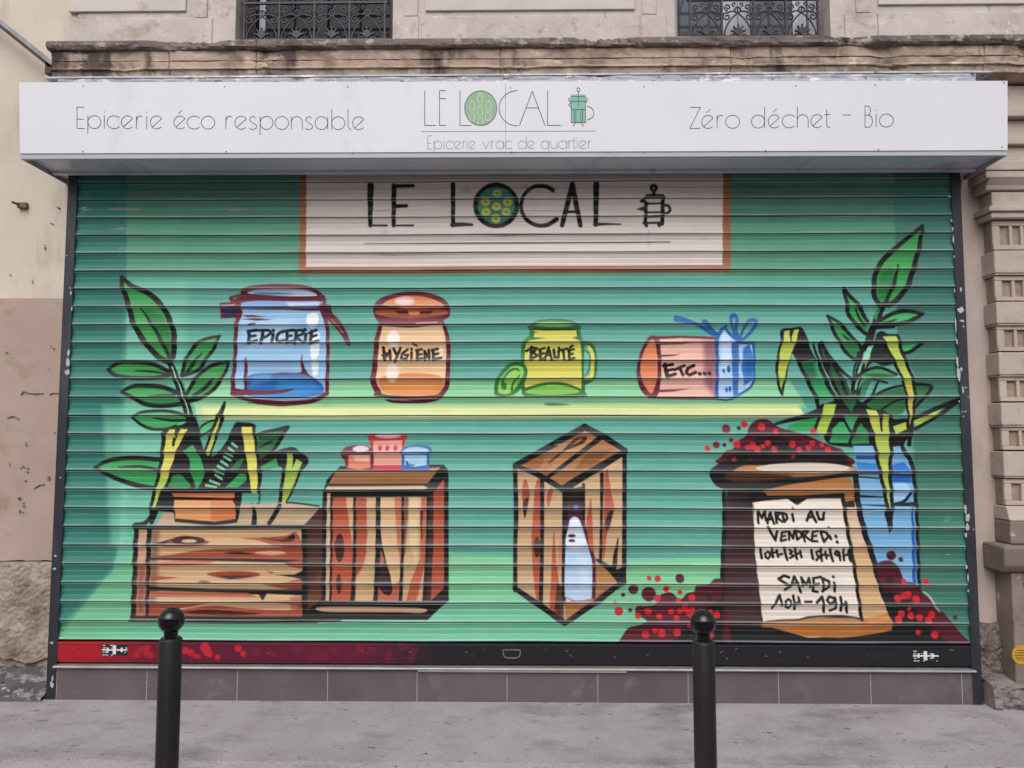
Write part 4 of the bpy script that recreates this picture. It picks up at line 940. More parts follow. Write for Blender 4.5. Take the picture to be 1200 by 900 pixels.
F('645,571 648,576 643,594 640.5,583', '#b9624a', True); F('649.5,622 652,655 656,690 657,722 645,712 646,680 647.5,640', '#b85c3c', True); F('653,682 661,690 661,728 650,716', '#4f322c', False, 2, 0.9); S('657,625 656.5,660', [1, 5], '#c98a68')
F('660.5,574 684.5,570 684.5,606 684,640 661,640', '#3a2229', False); F('662,592 683.5,590 684,625 662,640', '#611f38', False, 3); S('662.5,578 661.5,640 661,705', [6, 5, 5], BK); S('684,568 684,612', 3.4, BK)
E_(675, 595, 3.4, 3.2, '#4a78c4', 1); E_(673.5, 603, 2, 2, '#2d2f57', 2, 0.6)
F('694,663 706,660 726,680 700,701 663,731 662,704 694,703', '#b27f4b', False); F('690,703 722,683 700,700 664,728', '#9a6838', False, 3, 0.6)
F('669.5,607.5 677.5,607.5 684,622 691.5,645 694,662 693,699 684,703 672,703 662.5,699 663,640 665.5,621', '#b6cee8', True); F('669.5,608 678,608 682,622 686,640 664,640 666,621', '#dde3f0', True, 3, 0.9); F('676,650 690,650 690,690 680,690', '#c9dcf0', False, 8, 0.6)
S('681.5,604 687,625 693,645 696.5,663 696,700', [3, 4, 4.6, 4, 4], '#5b1c3a'); S('663,700 676,704.5 694,702', 1.5, '#9a7a86')
E_(670.3, 628, 4.8, 2.1, '#5b1c3a'); E_(670.3, 633.6, 4.2, 1.9, '#5b1c3a')
F('692.5,584 694.5,610 695,645 690.5,640 687.5,612 689,600', '#b85c3c', True); F('712,550 716.5,578 720,596 716,612 711,630 708,656 706,640 708,600 708.5,562', '#bb5f42', True); F('714,600 719,599 715,616 711,622 709.5,612', '#4a2a28', True)
S('705.5,556 705,610 704,656', [4.4, 3, 3.4], BK); F('725,629 724,650 722,670 717,672 719,650', '#33201f', True)
S('603.5,546 605,600 604,640 604,692', [4.6, 5.2, 4.4, 4.8], BK); S('635.5,563 635.5,640 634,708', [4.6, 4, 4.6], BK)
S('604,545.5 645,523 685.5,500.5', [6, 7, 7], BK, False); S('685,500.5 709,513 733,528', [7, 7, 5], BK, False); S('604,546 630,556 659,573', [4, 6, 6], BK); S('732,530 700,549 660,573', [6, 8, 8], BK, False)
S('641,560 672,537 703,514', [4, 4.6, 6], BK, False); S('732,528 732,600 731.5,682', 4.8, BK); S('700,656 714,666 729,681', [3, 6, 9], BK); S('603.5,690 632,709 662,730.5', [5, 6.4, 6], BK, False); S('731,681 700,705 662,731', [6, 6.4, 5], BK, False)
F('722,668 731,664 731,684 726,686 716,672', BK, False)

# ---- ÉPICERIE jar
F('276,380 282,366 300,360 372,358 379,372 383,400 383,445 381,461 365,470 330,473 290,469 273,462 274,420', '#98c3e6', True); F('285,375 345,372 340,405 290,410', '#b3d1ec', False, 14, 0.6); F('278,420 345,420 345,438 278,438', '#8fb8df', False, 10, 0.5)
F('279,348 285,338 300,334 325,332.5 355,334 372,340 381,349 382,356 376,364 330,363 283,362 270,354', BG, True)
F('290,343 310,339 352,339 371,346.5 330,346.5 300,344.5', '#b6c6da', True, 1.2); F('296,342.5 325,342.5 345,344.5 310,345', '#4672ad', True, 1.5, 0.8); S('284,347.5 310,346.5 345,349 380,347', 2, '#4f1a2a')
F('284,355 305,352.5 340,353.5 375,353.5 377,356.5 370,361 330,360.5 284,361', '#7fa5da', True, 1.4); F('335,354 374,354 374,358 340,360', '#c3cfe6', False, 3, 0.8)
F('258,355 283,353 283,372 258,373.5', BG, False); F('262,362 280,361 279,370.5 262,371.5', '#35385a', False, 1.2); S('261,358.5 275,357.5', 1.4, '#d0b8c0', a=0.7); S('275,354 270,349 282,346', 4, BG)
F('374,358 388,358 389,366 400,378 411,401 407,405 399,392 385,376 378,373', BG, True); F('380,363 386,362 386,369 381,369', '#3a3a5a', False, 1.5); S('388,374 402,390', [1, 1.6], '#a56a80')
S('281,366 276.5,385 275.5,420 273,445 273,461', [6, 5, 4.6, 5, 6], BG); S('379,368 383.5,385 384,420 383,462', [5, 4.6, 4.2, 5], BG); S('273,461 290,468 330,472 365,470 383,461', [6, 5, 6, 5, 6], BG); S('290,472 330,474.5 368,471.5', [1, 3.5, 1], '#4f1a2a')
F('281,374 300,372.5 322,374.5 300,376', BG, False); F('281,369 296,369 312,371 290,371.5', BG, False)
F('288,446 298,438 330,437.5 358,438.5 372,445 379.5,455 372,464 330,467 292,465', '#2e76bd', True); F('330,442 366,446 374,456 352,463 320,462', '#2f93d2', False, 8, 0.9); F('296,440 318,438 318,446 294,452', '#5d9fd8', False, 5, 0.7); S('292,466.5 335,468.5 370,465', [1, 2, 1], '#bcd8ee')
F('312,438.5 330,436.5 352,436 352,428 354,414 356,428 361,437 377,453 368,446 356,439 330,439', BG, True); F('286,456 286,428 289.5,420 289.5,456', BG, True)
F('273,450 276,455 290,457 318,457.5 345,455.5 330,461 300,463 273,463', BG, True); E_(280, 448, 3.2, 6, '#9ec3e4', 1)
F('359,370 365,367 372,368 373,378 370,383 361,382', '#e7ebf1', True, 1.2); F('364,395 374,390 373,416 368,421 364,416', '#e4e9f0', True, 1.2); F('365,425 372.5,424 372,438 367,440', '#dfe6ee', True, 1.5)
TX = [('292,402 291.3,388', 3.4), ('290,388.3 301,386.8', 3.2), ('292,394.5 299,393.3', 2.8), ('291,402 301,399.3', 3.2), ('291.5,380.8 295,379.6 299,379.4', 1.8),
      ('306,402 308,387.5', 3.4), ('303.5,387.2 314,387 316.8,390.5 308,396.5', 2.8), ('319,400.5 320,391.5', 3.2), ('320,386.8 320.3,387.6', 3),
      ('333,388 326.5,390.5 324.3,396.5 327,400.3 332.5,399', 3.2), ('336.4,401.5 336.2,388', 3.2), ('334,388 343.5,386.6', 3), ('336,394.4 341.5,393.2', 2.6), ('336,401.5 343.5,399.8', 3),
      ('346,402 347,388', 3.2), ('345,387.6 353.4,387 354.6,391 348,395 356,401.8', 2.8), ('358,400.5 358.2,391.5', 3.2), ('357,386 357.4,386.8', 3.2), ('364,402 365,388', 3.2), ('362,390 370.5,386.8', 2.8), ('364,395.5 370.5,392.8', 2.8), ('363.5,402.3 373,399.6', 3.2)]
for s_, ww in TX: S(s_, ww * 1.14, '#0e0d11', len(s_.split()) > 3)

# ---- HYGIÈNE jar
F('438,359 445,350 460,344 480,341.5 500,342.5 517,348 526,357 527,370 520,375.5 518,380 500,384 458,383 446,380 438,369', BG, True)
F('448.5,357.5 458,350.5 475,347 495,347.5 510,351.5 521,359.5 500,361 475,361.5 460,359.5', '#db8c5c', True); E_(474, 353, 11, 5, '#ecd5cf', 6, 0.9)
F('441,364 475,363 522,363.5 519,369 482,373 446,370', '#a45c3e', True); F('478,365 492,365 490,369 480,369', '#cf8548', False, 2); F('462,364 478,364 478,368 466,367.5', '#4d1f24', False, 1.5); F('492,364.5 508,364 504,367.5 492,368', '#4d1f24', False, 1.5)
F('446,376 518,376 516,381 480,382.5 452,381', '#8a3247', False); S('488,379 512,378', 1.6, '#d79a98')
F('446,383 480,384.5 518,382 522,400 523,430 520,455 511,464 470,465 448,459 441,445 441,420 443,395', '#e9c296', True); F('445,444 465,438.5 490,437 515,441 520,452 511,463.5 470,464.5 448,458', '#d98846', True, 3); F('442,448 480,445 518,448 511,463 470,464 450,459', '#e09a55', False, 8, 0.6)
S('446,381 441.5,400 439,430 437.5,448 444,461', [5, 6, 6.4, 7, 7], BG); S('519.5,379 525,400 525,430 523.5,452 516,464', [4, 5.4, 5.4, 6, 6], BG); S('440,462.5 460,465.5 490,467 517,464.5', [4, 4, 5, 5], BG); F('452,468 480,469.5 515,467.5 500,472.5 470,473 457,471.5', '#541a2b', True); S('460,468.6 512,467', 1.2, '#c993a0', a=0.7)
E_(461, 397, 7.5, 9.5, '#f2ece8', 3, 0.92); E_(460, 437, 7.5, 11, '#f0e4d8', 4, 0.85); E_(516, 412, 3, 5, '#f2e6dc', 2, 0.7)
TX = [('449,407.5 451.2,422', 3.2), ('448.5,416.5 456,413.6', 3), ('456.4,410.5 457.6,421', 3), ('450,420 454,416', 3), ('461,408.5 464.3,415.5', 2.8), ('469,408 463,424', 2.8), ('477.5,409.5 471.3,414 470,420 476,421 478,416 474.3,416', 2.6), ('482.3,421 482,413.4', 2.8), ('482,409 482.3,409.8', 2.8),
      ('489,421 489,411', 3), ('487.5,410.3 494,409.3', 2.6), ('489,416 494,415', 2.4), ('488.5,421.3 495,420', 2.6), ('484,403.2 488.5,405.2', 1.8), ('498.4,422 497.3,411 503.2,421 502.2,409.8', 2.7), ('508,421 507.2,410', 3), ('505.8,410.2 513,408.8', 2.6), ('507.5,416 513.4,414.2', 2.6), ('508,421.3 517,419.6', 2.8)]
for s_, ww in TX: S(s_, ww * 1.14, '#0e0d11', False)

# ---- BEAUTÉ jar with its lid beside it
G2 = '#2d7838'
F('622,382 624,396 615,404 613,430 613,462 640,465 684,463 683,430 682,405 676,395 676,382', '#d2cb4f', False)
F('621.5,381 630,376 650,374 668,375.5 678,381 677,386 622,386', G2, True); F('627,381 645,377.8 672,381 660,383 640,383', '#97cc5e', True, 1.4); S('630,379 648,377 668,379', 2, '#4f9a46')
F('624,385 676,385 674,387.5 640,388 624,387', '#1d4f28', False)
S('622,384 623,394 614.5,402 612.5,420 612.5,452 617,463', [5, 5.4, 5, 4.6, 5, 6], G2); S('677,384 679,395 682.5,404 683.5,430 683.5,462', [5, 5, 4, 4, 4.6], G2)
F('622,388 632,389 622,391.5', G2, False); F('616,400 622,395 640,396.5 624,399', G2, False); F('670,396 678,394 680,400', G2, False)
F('614,456 630,450 648,447.5 665,449.5 684,458 684,466 640,466 614,464', G2, True); F('615.5,459 634,453 650,451 668,454 679,459.5 660,462.5 630,462.5', '#7fc045', True)
S('682,402.5 691,403.5 696.5,412 697.5,430 695,443 685,449', [5, 5, 4.6, 4.6, 5, 5.6], G2); S('690,407 694,415 694.3,432 692.5,442 686,443.5', [4, 4.4, 4, 4.4, 3], '#d3cc50'); F('685,412 690,415 691,430 687,438 684.5,440', '#6cbaa0', True); S('686,411 691,417 690.5,432 686,440', 1.6, G2)
F('579,460 580.5,446 589,433 600,424.5 612,425 618,433 616,446 605,461 592,465 582,464', G2, True); F('584,459 585,448 592,436.5 601,429 611,430 614,436 609,447 600,459 591,462', '#8cc953', True); S('591,455 589,447 595,437 603,432 608,434', [4, 3, 3, 2.6, 2], G2); S('600,459 601,450 609,440', [3, 2.6, 2], G2); E_(590.5, 452, 3.4, 4, G2, 1.5)
TX = [('622,421.5 623,407', 3.2), ('617,411.3 623,408 629,408.5 624.5,413.3 630,417 622,421.3', 2.8), ('633.2,421 633,410', 3), ('631.8,410 638.3,408.3', 2.6), ('633,415.3 637.5,414.3', 2.4), ('633,421.3 638.5,420', 2.6), ('638.4,421.5 643,407.5 646.4,422', 2.8), ('640,417.3 645.5,416', 2.4), ('649,410 650,419.3 654.3,419.3 655,408', 2.8), ('656,410.8 664.4,408.8', 2.6), ('660,410 661,421.3', 2.8), ('667,421 667,410', 3), ('665.8,410.8 672.4,409.4', 2.4), ('667,416 671.4,414.8', 2.4), ('666.8,421.4 673,420', 2.6), ('668,407.2 671,405.2', 2.2)]
for s_, ww in TX: S(s_, ww * 1.14, '#0e0d11', False)
F('637,473.5 645,472 660,473 668,474.5 655,475.8 642,475.5', '#5d655e', True, 1.4, 0.85)

# ---- ETC... cylinder and gift
F('764,396 838,396.5 840,466 764,465', '#e7b5a6', False); F('824,396 840,396 841,420 838,466 826,450', '#93506a', False, 9, 0.75); F('800,397 838,397 838,402 800,402', '#c98d90', False, 4, 0.6)
F('762,393.5 772,396 775,420 774.5,445 770,464 757,464 750,455 746,440 748,420 755,402', BG, True); F('761,400 767,400 770.5,420 770,443 764,460.5 757,454 751,440 752,420', '#e0885a', True)
F('761,393.5 800,393 836,394.5 840,397.5 800,396 766,398', BG, False); F('770,400.5 795,401 812,401.6 795,403.5 772,404', BG, False); F('773,415.5 790,415 799,413.8 790,417 773,418.5', BG, False); F('772,456.5 790,456 809,455 790,458.5 770,460', BG, False); S('760,466 800,466.8 842,467', 1.8, BG); S('815,417 815,419', 1, BG, a=0.01)
BL = '#2a63a8'; 
F('840,400 848,388 858,394 868,401 881,402 884,420 882,450 868,462 850,469 840,467', '#a9c9e9', False); F('845,394 849,389 856,396 858,420 846,440', '#c9dcf2', False, 5, 0.8)
F('857,401 866,401 866,430 865,462 859,464 858,430', '#3c79bf', False, 1.5); F('871,408 878,402 884,420 882,445 872,452 869,430', '#2f7fc2', False, 2); F('874,420 883,420 882,440 873,440', '#1f64ad', False, 4, 0.6)
S('839.5,396 840.5,430 839.5,466', [5, 4, 4.6], BL); S('883,402 884,425 882,450 868,461 858,466', [3, 2.6, 3, 3, 2], BL); S('860,402 883,402', [2.5, 3], BL); S('842,467.5 852,468.5 862,465.5', 2.2, BL)
S('793,373.5 802,375.5 816,380 836,391', [8, 7.4, 3.4, 6], BL); S('825.5,377.5 832,384 841,393', [7, 4.6, 5], BL); S('840,396 846,386 851,382', [5, 4, 3], BL); S('862,396 858,382 856.5,374 859.5,369 863.5,373 862.5,384 865,396', [3, 3, 4.6, 5, 4.6, 3.6, 3.4], BL); S('866,398 872,384 877,376.5 884,375 885.5,380 878,391 868,399', [3.4, 3.2, 4.6, 5.4, 4.6, 3.6, 3.2], BL); S('850,384 858,394 866,400', [3, 4, 4], BL)
E_(848.4, 434.5, 1.5, 3, BL); E_(854.3, 432.3, 2.2, 4.2, BL); E_(851.5, 456.5, 1.8, 3, BL); E_(855.6, 455.5, 1.7, 3.6, BL)
TX = [('782,441 779.3,427', 4), ('777.5,428.5 788.5,426.8', 3), ('781,434.3 788.5,432.3', 2.8), ('781.6,441.2 791.4,438', 3.2), ('790.6,433 802.4,428', 2.8), ('797,431 800.3,439.2', 3), ('813.4,428 806.4,431 804.3,436.6 808,439.3 815.4,436', 3.2), ('820,437.6 820.3,437.8', 3.8), ('825.6,437.4 825.9,437.6', 3.8), ('831.2,437.2 831.5,437.4', 3.8)]
for s_, ww in TX: S(s_, ww * 1.14, '#0e0d11', False)

# ---- right plant
leaf('1081,264 1058,283 1043,296 1030,311 1024,330 1025,346 1030,357', '1081,264 1077,290 1070,315 1063,335 1052,350 1041,357', '#379f50', '1052,310 1048,330 1038,354', 5.6, 4.4, '1032,320 1046,312 1046,335 1036,353 1029,345')
leaf('988,337 992,352 994,366 1002,379 1014,390', '988,337 998,348 1008,360 1016,376', '#37a05a', '1003,361 1008,374 1012,380', 4.6, 3.6)
leaf('970,369 976,385 984,400 1000,415', '970,369 982,377 993,388 1004,402', '#2f9a58', '988,392 994,398 1000,404', 4, 4)
leaf('984,400 990,410 1000,420 1008,420', '1004,400 1010,408 1008,418', '#2f8552', None, 4)
leaf('1082,367 1062,364 1046,367 1030,376', '1082,367 1072,373 1058,378 1030,382', '#41ae66', '1050,374 1035,379', 4.6, 4)
S('1028,383 1048,383', [4, 2], BK)
F('1056,404 1080,402 1068,411 1057,414', '#37b066', False); S('1080,402 1068,411 1056,414', 4, BK)
S('1035,357 1024,382 1016,404 1009,428 1003,452 1000,474', [7, 8, 9, 8, 7, 8], BK); S('1030,362 1026,372', 3.4, '#37905c'); S('1014,412 1007,435 1003,455', [2, 3, 2], '#7cc3a2'); S('1006,412 1000,440 998,470', 2.2, BK)
F('1022,402 1030,388 1040,391 1046,412 1048,424 1036,428 1022,424 1014,436 1012,420', '#27332c', True); F('1014,420 1022,408 1019,418 1014,431', '#9cba55', False); F('1018,405 1024,404 1014,425 1009,424', '#8dcdb2', False)
# hood and left stalk
F('915,386 928,383.5 941,384 949,405 956,424 936,426 929,414 926,422 921,446 916,465 910,446 909,425 914,400', BK, True)
F('919.5,387.5 926,386.5 926,400 931,386 936.5,385 932,402 926,418 921,436 915.5,456 912,440 913.5,415 918,398', YG, False); S('926.3,388 926.5,400', 1.8, BK)
F('936,424 953,420 960,432 970,455 977,466 958,468 947,447', '#2fa468', False); F('938,425 953,421 958,440 948,446', '#1e5a44', False, 6, 0.8); S('935,421 947,447 957,468 961,484', 4.4, BK); S('953,402 962,430 971,452 979,466', [2, 4.6, 4.6, 4.6], BK)
F('960,402 968,408 981,426 992,446 1001,466 984,466 972,444 962,420', '#2a5f43', False)
for a in ('960,402 964,420 975,445 985,466', '962,400 974,420 985,442 993,464', '978,424 990,437 1000,446', '968,412 972,430'): S(a, 3.6, BK)
F('1008,437 1022,432 1036,432 1050,441 1035,443 1012,443', '#3a9f64', True); S('1004,441 1016,433 1032,430 1050,438', 3.4, BK); F('1010,438 1030,436.5 1050,440 1030,442', '#263f33', True, 2, 0.8)
S('1005,464 1012,450 1022,444 1040,448', [3, 3, 3, 2], BK)
F('1014,482 1025,463 1045,456 1062,456 1062,478 1050,486 1030,483', '#2f7048', True); S('1013,474 1028,461 1048,453 1072,450', 3, BK); F('1070,451 1092,452 1085,463 1075,474 1068,462', '#2f7048', False); S('1072,449.5 1092,452 1085,463 1073,477', 3.4, BK); S('1034,479 1048,470 1060,466', 2.4, BK); S('1014,480 1016,468', 3, BK)
S('1030,445 1022,462 1010,474', [2, 3.4, 3], BK); F('1012,446 1022,444 1012,466 1005,470', '#37805a', False)
# stalk to the far right
F('1071,491 1104,478.5 1090,490 1073,499', '#b3c64a', False); S('1124,468 1098,478 1070,490', [5, 5, 4], BK); S('1122,470 1096,489 1072,502', [6, 3, 4], BK)
# dark heart of the plant
F('958,478 975,470 990,465 1010,470 1022,478 1036,480 1046,490 1063,490 1070,502 1060,520 1058,530 1000,524 972,520 964,506', BK, True); F('940,486 958,478 968,500 950,506', BK, False)
F('922,503 932,495 959,489 953,502 940,505', LG, True); S('903,498 930,491 960,484', [2, 5, 7], BK)
F('973,518 975,503 984,494 989,494 997,508 996,519', '#33a862', False); F('998,520 1000,508 1009,495 1017,506 1019,519', '#2f8f52', False); F('988,486 1006,486 998,504', '#44ab72', False); S('990,492 998,510', [2.5, 3], BK); S('1007,491 995,520', [2.5, 3], BK); F('986,466 1003,460 1004,470 998,482', '#2d6b48', False)
F('966.5,473 981,473 975,490 969,506 962,513 957,503 962,489', '#a9c23c', False); S('964,474 960,490 954,505', 3.4, BK); S('982,474 977,490 970,506', 3.4, BK)
F('1047,499 1062,494 1062.5,502 1049,508', '#b1c646', False)
# right stalks
F('1033,393.5 1051,393.5 1056.5,415 1064,432 1069.5,450 1070,470 1069.5,484 1067,502 1065.5,484 1064,468 1061,450 1053.5,432 1042,409', '#b5c548', False); F('1061,450 1069.5,450 1070,470 1067,500 1064,468', '#c8b048', False, 5, 0.8)
S('1028,392 1052,392', [3, 2.4], BK); S('1032,394 1041,410 1053,434 1060,452 1063,470 1065,500', [4, 4, 3.4, 3, 3, 3], BK); S('1052,393 1058,414 1066,434 1071.5,452 1072,470 1070,488 1066,520', [3.4, 4, 3.6, 3.4, 3, 3, 5], BK)

# ---- blue barrel, sack and berries at the right
F('1000,522 1057,521 1059,531 1068,540 1072,560 1074,600 1077,640 1077,690 1046,690 1022,662 1008,612', '#76aed4', False)
F('1004,541 1028,543 1033,552 1004,552.5', '#2f82ca', False, 1.6); F('1043,544 1060,541 1068,552 1044,554', '#2a78c8', False, 1.6); F('1003,533 1026,533 1028,538 1004,538', '#2d5fae', False, 1.2); F('1044,556 1068,556 1069,565 1046,564', '#2668b8', False, 2)
F('1046,568 1062,566 1066,574 1060,584 1046,587', '#9fc9ec', True); S('1046,590 1060,587 1068,577', [2, 3, 3], BK); S('1003,554 1032,554', 2.4, BK); S('1044,555 1070,556', 2.4, '#1d2f66'); S('1006,581 1036,582', [3, 1.6], BK); S('1010,591 1038,592', [1, 2.2], BK); S('1046,591 1074,590', [2.4, 5], BK); S('1010,600 1036,597', 1.4, '#a9cdea')
S('1057,512 1058.5,528 1067,538 1071,558 1074,590 1076,640 1077,692', [4, 4, 5, 4.4, 4, 3.6, 4], BK); S('1069,592 1071,640 1071.5,688', [2, 4, 4], '#2a5fb0'); S('1054,527 1056,519', 2, BK); F('1044,512 1056,512 1057,526 1045,526', BK, False); F('1045,523 1055,522 1056,528 1046,528', '#76aed4', False)
F('1000,523 1030,523 1030,528 1003,528', '#7fb4de', False); S('1004,558 1030,560', 2, '#2f3a5c')
# berries on top
F('843,543 845,535 851,527 858,526 864,517 873,511 877,502 883,494 892,490.5 902,492 913,500 930,505 946,510 961,516 976,522 986,526 991,532 1003,541 985,547 920,550', BU, True)
F('855,541 862,530 876,520 896,511 922,514 942,525 985,531 994,538 985,546 920,549', '#2a181f', True, 4, 0.95)
# roll of the sack
F('833,560 832,551 839,545 848,541 872,542 906,540 960,540 993,542.5 1004,551 1000,558 960,563 920,569 880,572 845,572', BK, True)
F('858,552 870,546 892,545 1000,546.5 985,554 940,558.5 860,557', '#b4804c', True); F('852,553 880,553 930,557 890,564 856,563', '#5a3626', True, 4, 0.9); F('886,547.5 905,543.8 940,542 975,543 996,547.5 980,552.5 940,553.5 895,551', '#d2c4b4', True)
F('853,572 905,571 900,580 882,590 886,650 894,737 845,737 847,640 848,600', '#50383c', False); S('848.5,575 849,610 847,660 846.5,700 845,737', 4.4, BK)
F('852,573 900,573 890,584 880,584 882,600 854,600', '#332429', False, 5, 0.8)
F('893,715 1047,715 1050,752 893,752', BK, False)
F('985,578 1003,578 1009,612 1021,642 1028,662 1036,692 1047,717 1047,737 1000,742 950,747 905,735 1000,724', '#cfab7c', False); F('990,580 1003,580 1008,612 1016,636 998,640', '#d6bfa4', False, 8, 0.8)
F('876,568 1002,568 1002,594 876,594', '#2b2022', False)
F('893,574 925,567.5 962,562.5 996,558 1001,573 1004,585 990,588 985,580 900,580', '#b1753d', False)
F('905,734 950,727 1005,725 1032,721 1047,716 1046,738 1020,743.5 985,746.5 945,745 915,738', '#b5732f', False); F('1010,724 1028,722 1046,716 1045,726 1020,730', '#c98d4f', False, 3, 0.8)
# notice
F('882,588 895,585 925,584 934,589 944,584 986,584 989,600 993.5,625 1000,660 1005,690 1010,723 985,721 950,724 920,727 893,728 889,690 884,640', '#e2d7cc', False)
F('893,728 950,723 1010,724 1010,735 893,737', '#b9803f', False)
S('874,587 895,584.5 924,582 934,588.5 946,582 988,580', [5, 4, 4, 5, 4, 5], BK, False); S('988,582 990,598 993.5,622 1000,656 1005,690 1010,725', [4.6, 4, 4, 4, 3.6, 4], BK); S('897,727.5 918,726 935,725.5 950,722.5 985,721 1010,724.5', [1, 2, 1.8, 2.4, 2, 2.4], '#3a3036'); S('883,590 884,640 889,690 893,728', [1, 1.4, 2, 3], '#4a3a40')
S('1003,556 1006,590 1013,622 1023,652 1029,675 1038,700 1047,722', [6, 6, 6, 6, 6, 7, 7], BK)
# black floor and mounds of berries
F('838,734 905,735 945,746 985,748 1046,739 1046,716 1036,690 1060,690 1116,752 1138,762 735,762 780,756 815,735', BK, False)
F('722,756 729,746 737,736 750,732 758,727 746,720 746,712 756,710 768,708 773,698 786,694 797,702 806,695 814,693 816,686 830,684 838,678 846,680 848,700 848,762 722,762', BU, True)
F('782,760 800,737 822,716 848,700 848,762', BK, False, 5)
dots('742.5,690.5,6 760.5,696,8.6 797,678,5.4 730.5,697,2.6 739,715,2.7 750,715,5.6', BU)
E_(831.5, 700, 4.5, 4, '#3a2229', 1.5)
dots('761,677.7,2.9 771,678.3,3.9 781,690,3.9 797,694,3 725.5,716.3,5.3 721,705.5,2.2 770.5,701,4.2 760,716.5,4.1 748,721.5,3.8 773,722,3.5 787,717,3.7 797,716.5,3.3 803,713,4 809,718,4.7 811,700,4.1 793,724,3.2 795,703.5,3.2 757,743.5,4.6 768,739.3,3.2 776,742,4.6 794,741.5,4.2 840.5,720.5,4 833,717.5,3 808,733,3 834,744,3 803,708,3 812,714,3', RED)
F('1027,662 1034,657 1045,657 1055,667 1060,680 1069,682 1079,690 1084,697 1092,702 1097,713 1106,717 1113,726 1121,735 1127,742 1137,753 1140,762 1110,758 1090,740 1070,722 1052,704 1038,694 1030,678', BU, True)
F('1038,692 1052,694 1075,714 1096,738 1115,758 1046,758 1046,716', BK, False, 5); E_(1043, 680, 4.5, 4, '#33202a', 2)
S('1083,693 1090,699 1096,710 1102,716', [1, 2.2, 2, 1], '#b9c9bd', a=0.8)
dots('1045,650.5,5.8 1056,655.2,3 1119.5,723,2.7', BU)
dots('1085,681,3.9 1059,680.5,3 1052.5,700.8,4.4 1060,698,4 1065,696.3,4 1074,701.5,4.4 1057,719,4 1053,725.5,4.2 1068,721.3,4 1078,723,4.2 1088,726.5,4 1092.5,720,4 1066,713,2.6 1076.8,741,3.1 1096,743.5,4.4', RED)
dots('851,502,5.2 839.5,521,4.2 866,501.5,1 857,515.6,2.8', '#7a2438'); dots('849,521,2.3 866,501.3,2.5', '#2a2226')
dots('872.5,496.5,4.2 892.5,500,4.6 909,505,3.4 952.5,504.5,3.7 829,525,3.5 863.5,520,4.4 876,524,3.2 882,522,4.4 887.5,526,3.9 894,522.5,2.7 900,519,3.5 907,526,3.7 929,520.5,4 936.5,526.5,3.4 947.5,524.5,3.4 952.5,519,3.4 963.5,520.5,3 970,526.5,3.4', RED); dots('860.5,538,2.8 930,535,2.6', '#a02a38'); dots('880.5,537.5,2.4', '#5d2430')
# stalk hanging over the barrel
F('1015,479 1027,480.5 1031,492 1033,505 1034,484 1042,486 1042,508 1042.7,528 1041.5,545 1042,564 1043.5,588 1042,602 1039,588 1035.7,564 1031.5,545 1028.5,528 1025,508 1021.5,500', '#b3c448', False); F('1016,480 1027,481 1031,494 1025,502', '#c9c94e', False, 3, 0.7)
S('1013,480 1020,500 1025,520 1030,545 1035,568 1040,592 1042,618', [4, 4, 4, 4, 4, 4, 4], BK); S('1043.5,486 1044,510 1044.5,530 1043,548 1044,568 1046,590 1043,620', [3.6, 4, 4, 4, 4, 4, 4], BK); S('1033,484 1033,504', [3, 2.2], BK); F('1036,598 1047,598 1043,626', BK, False)

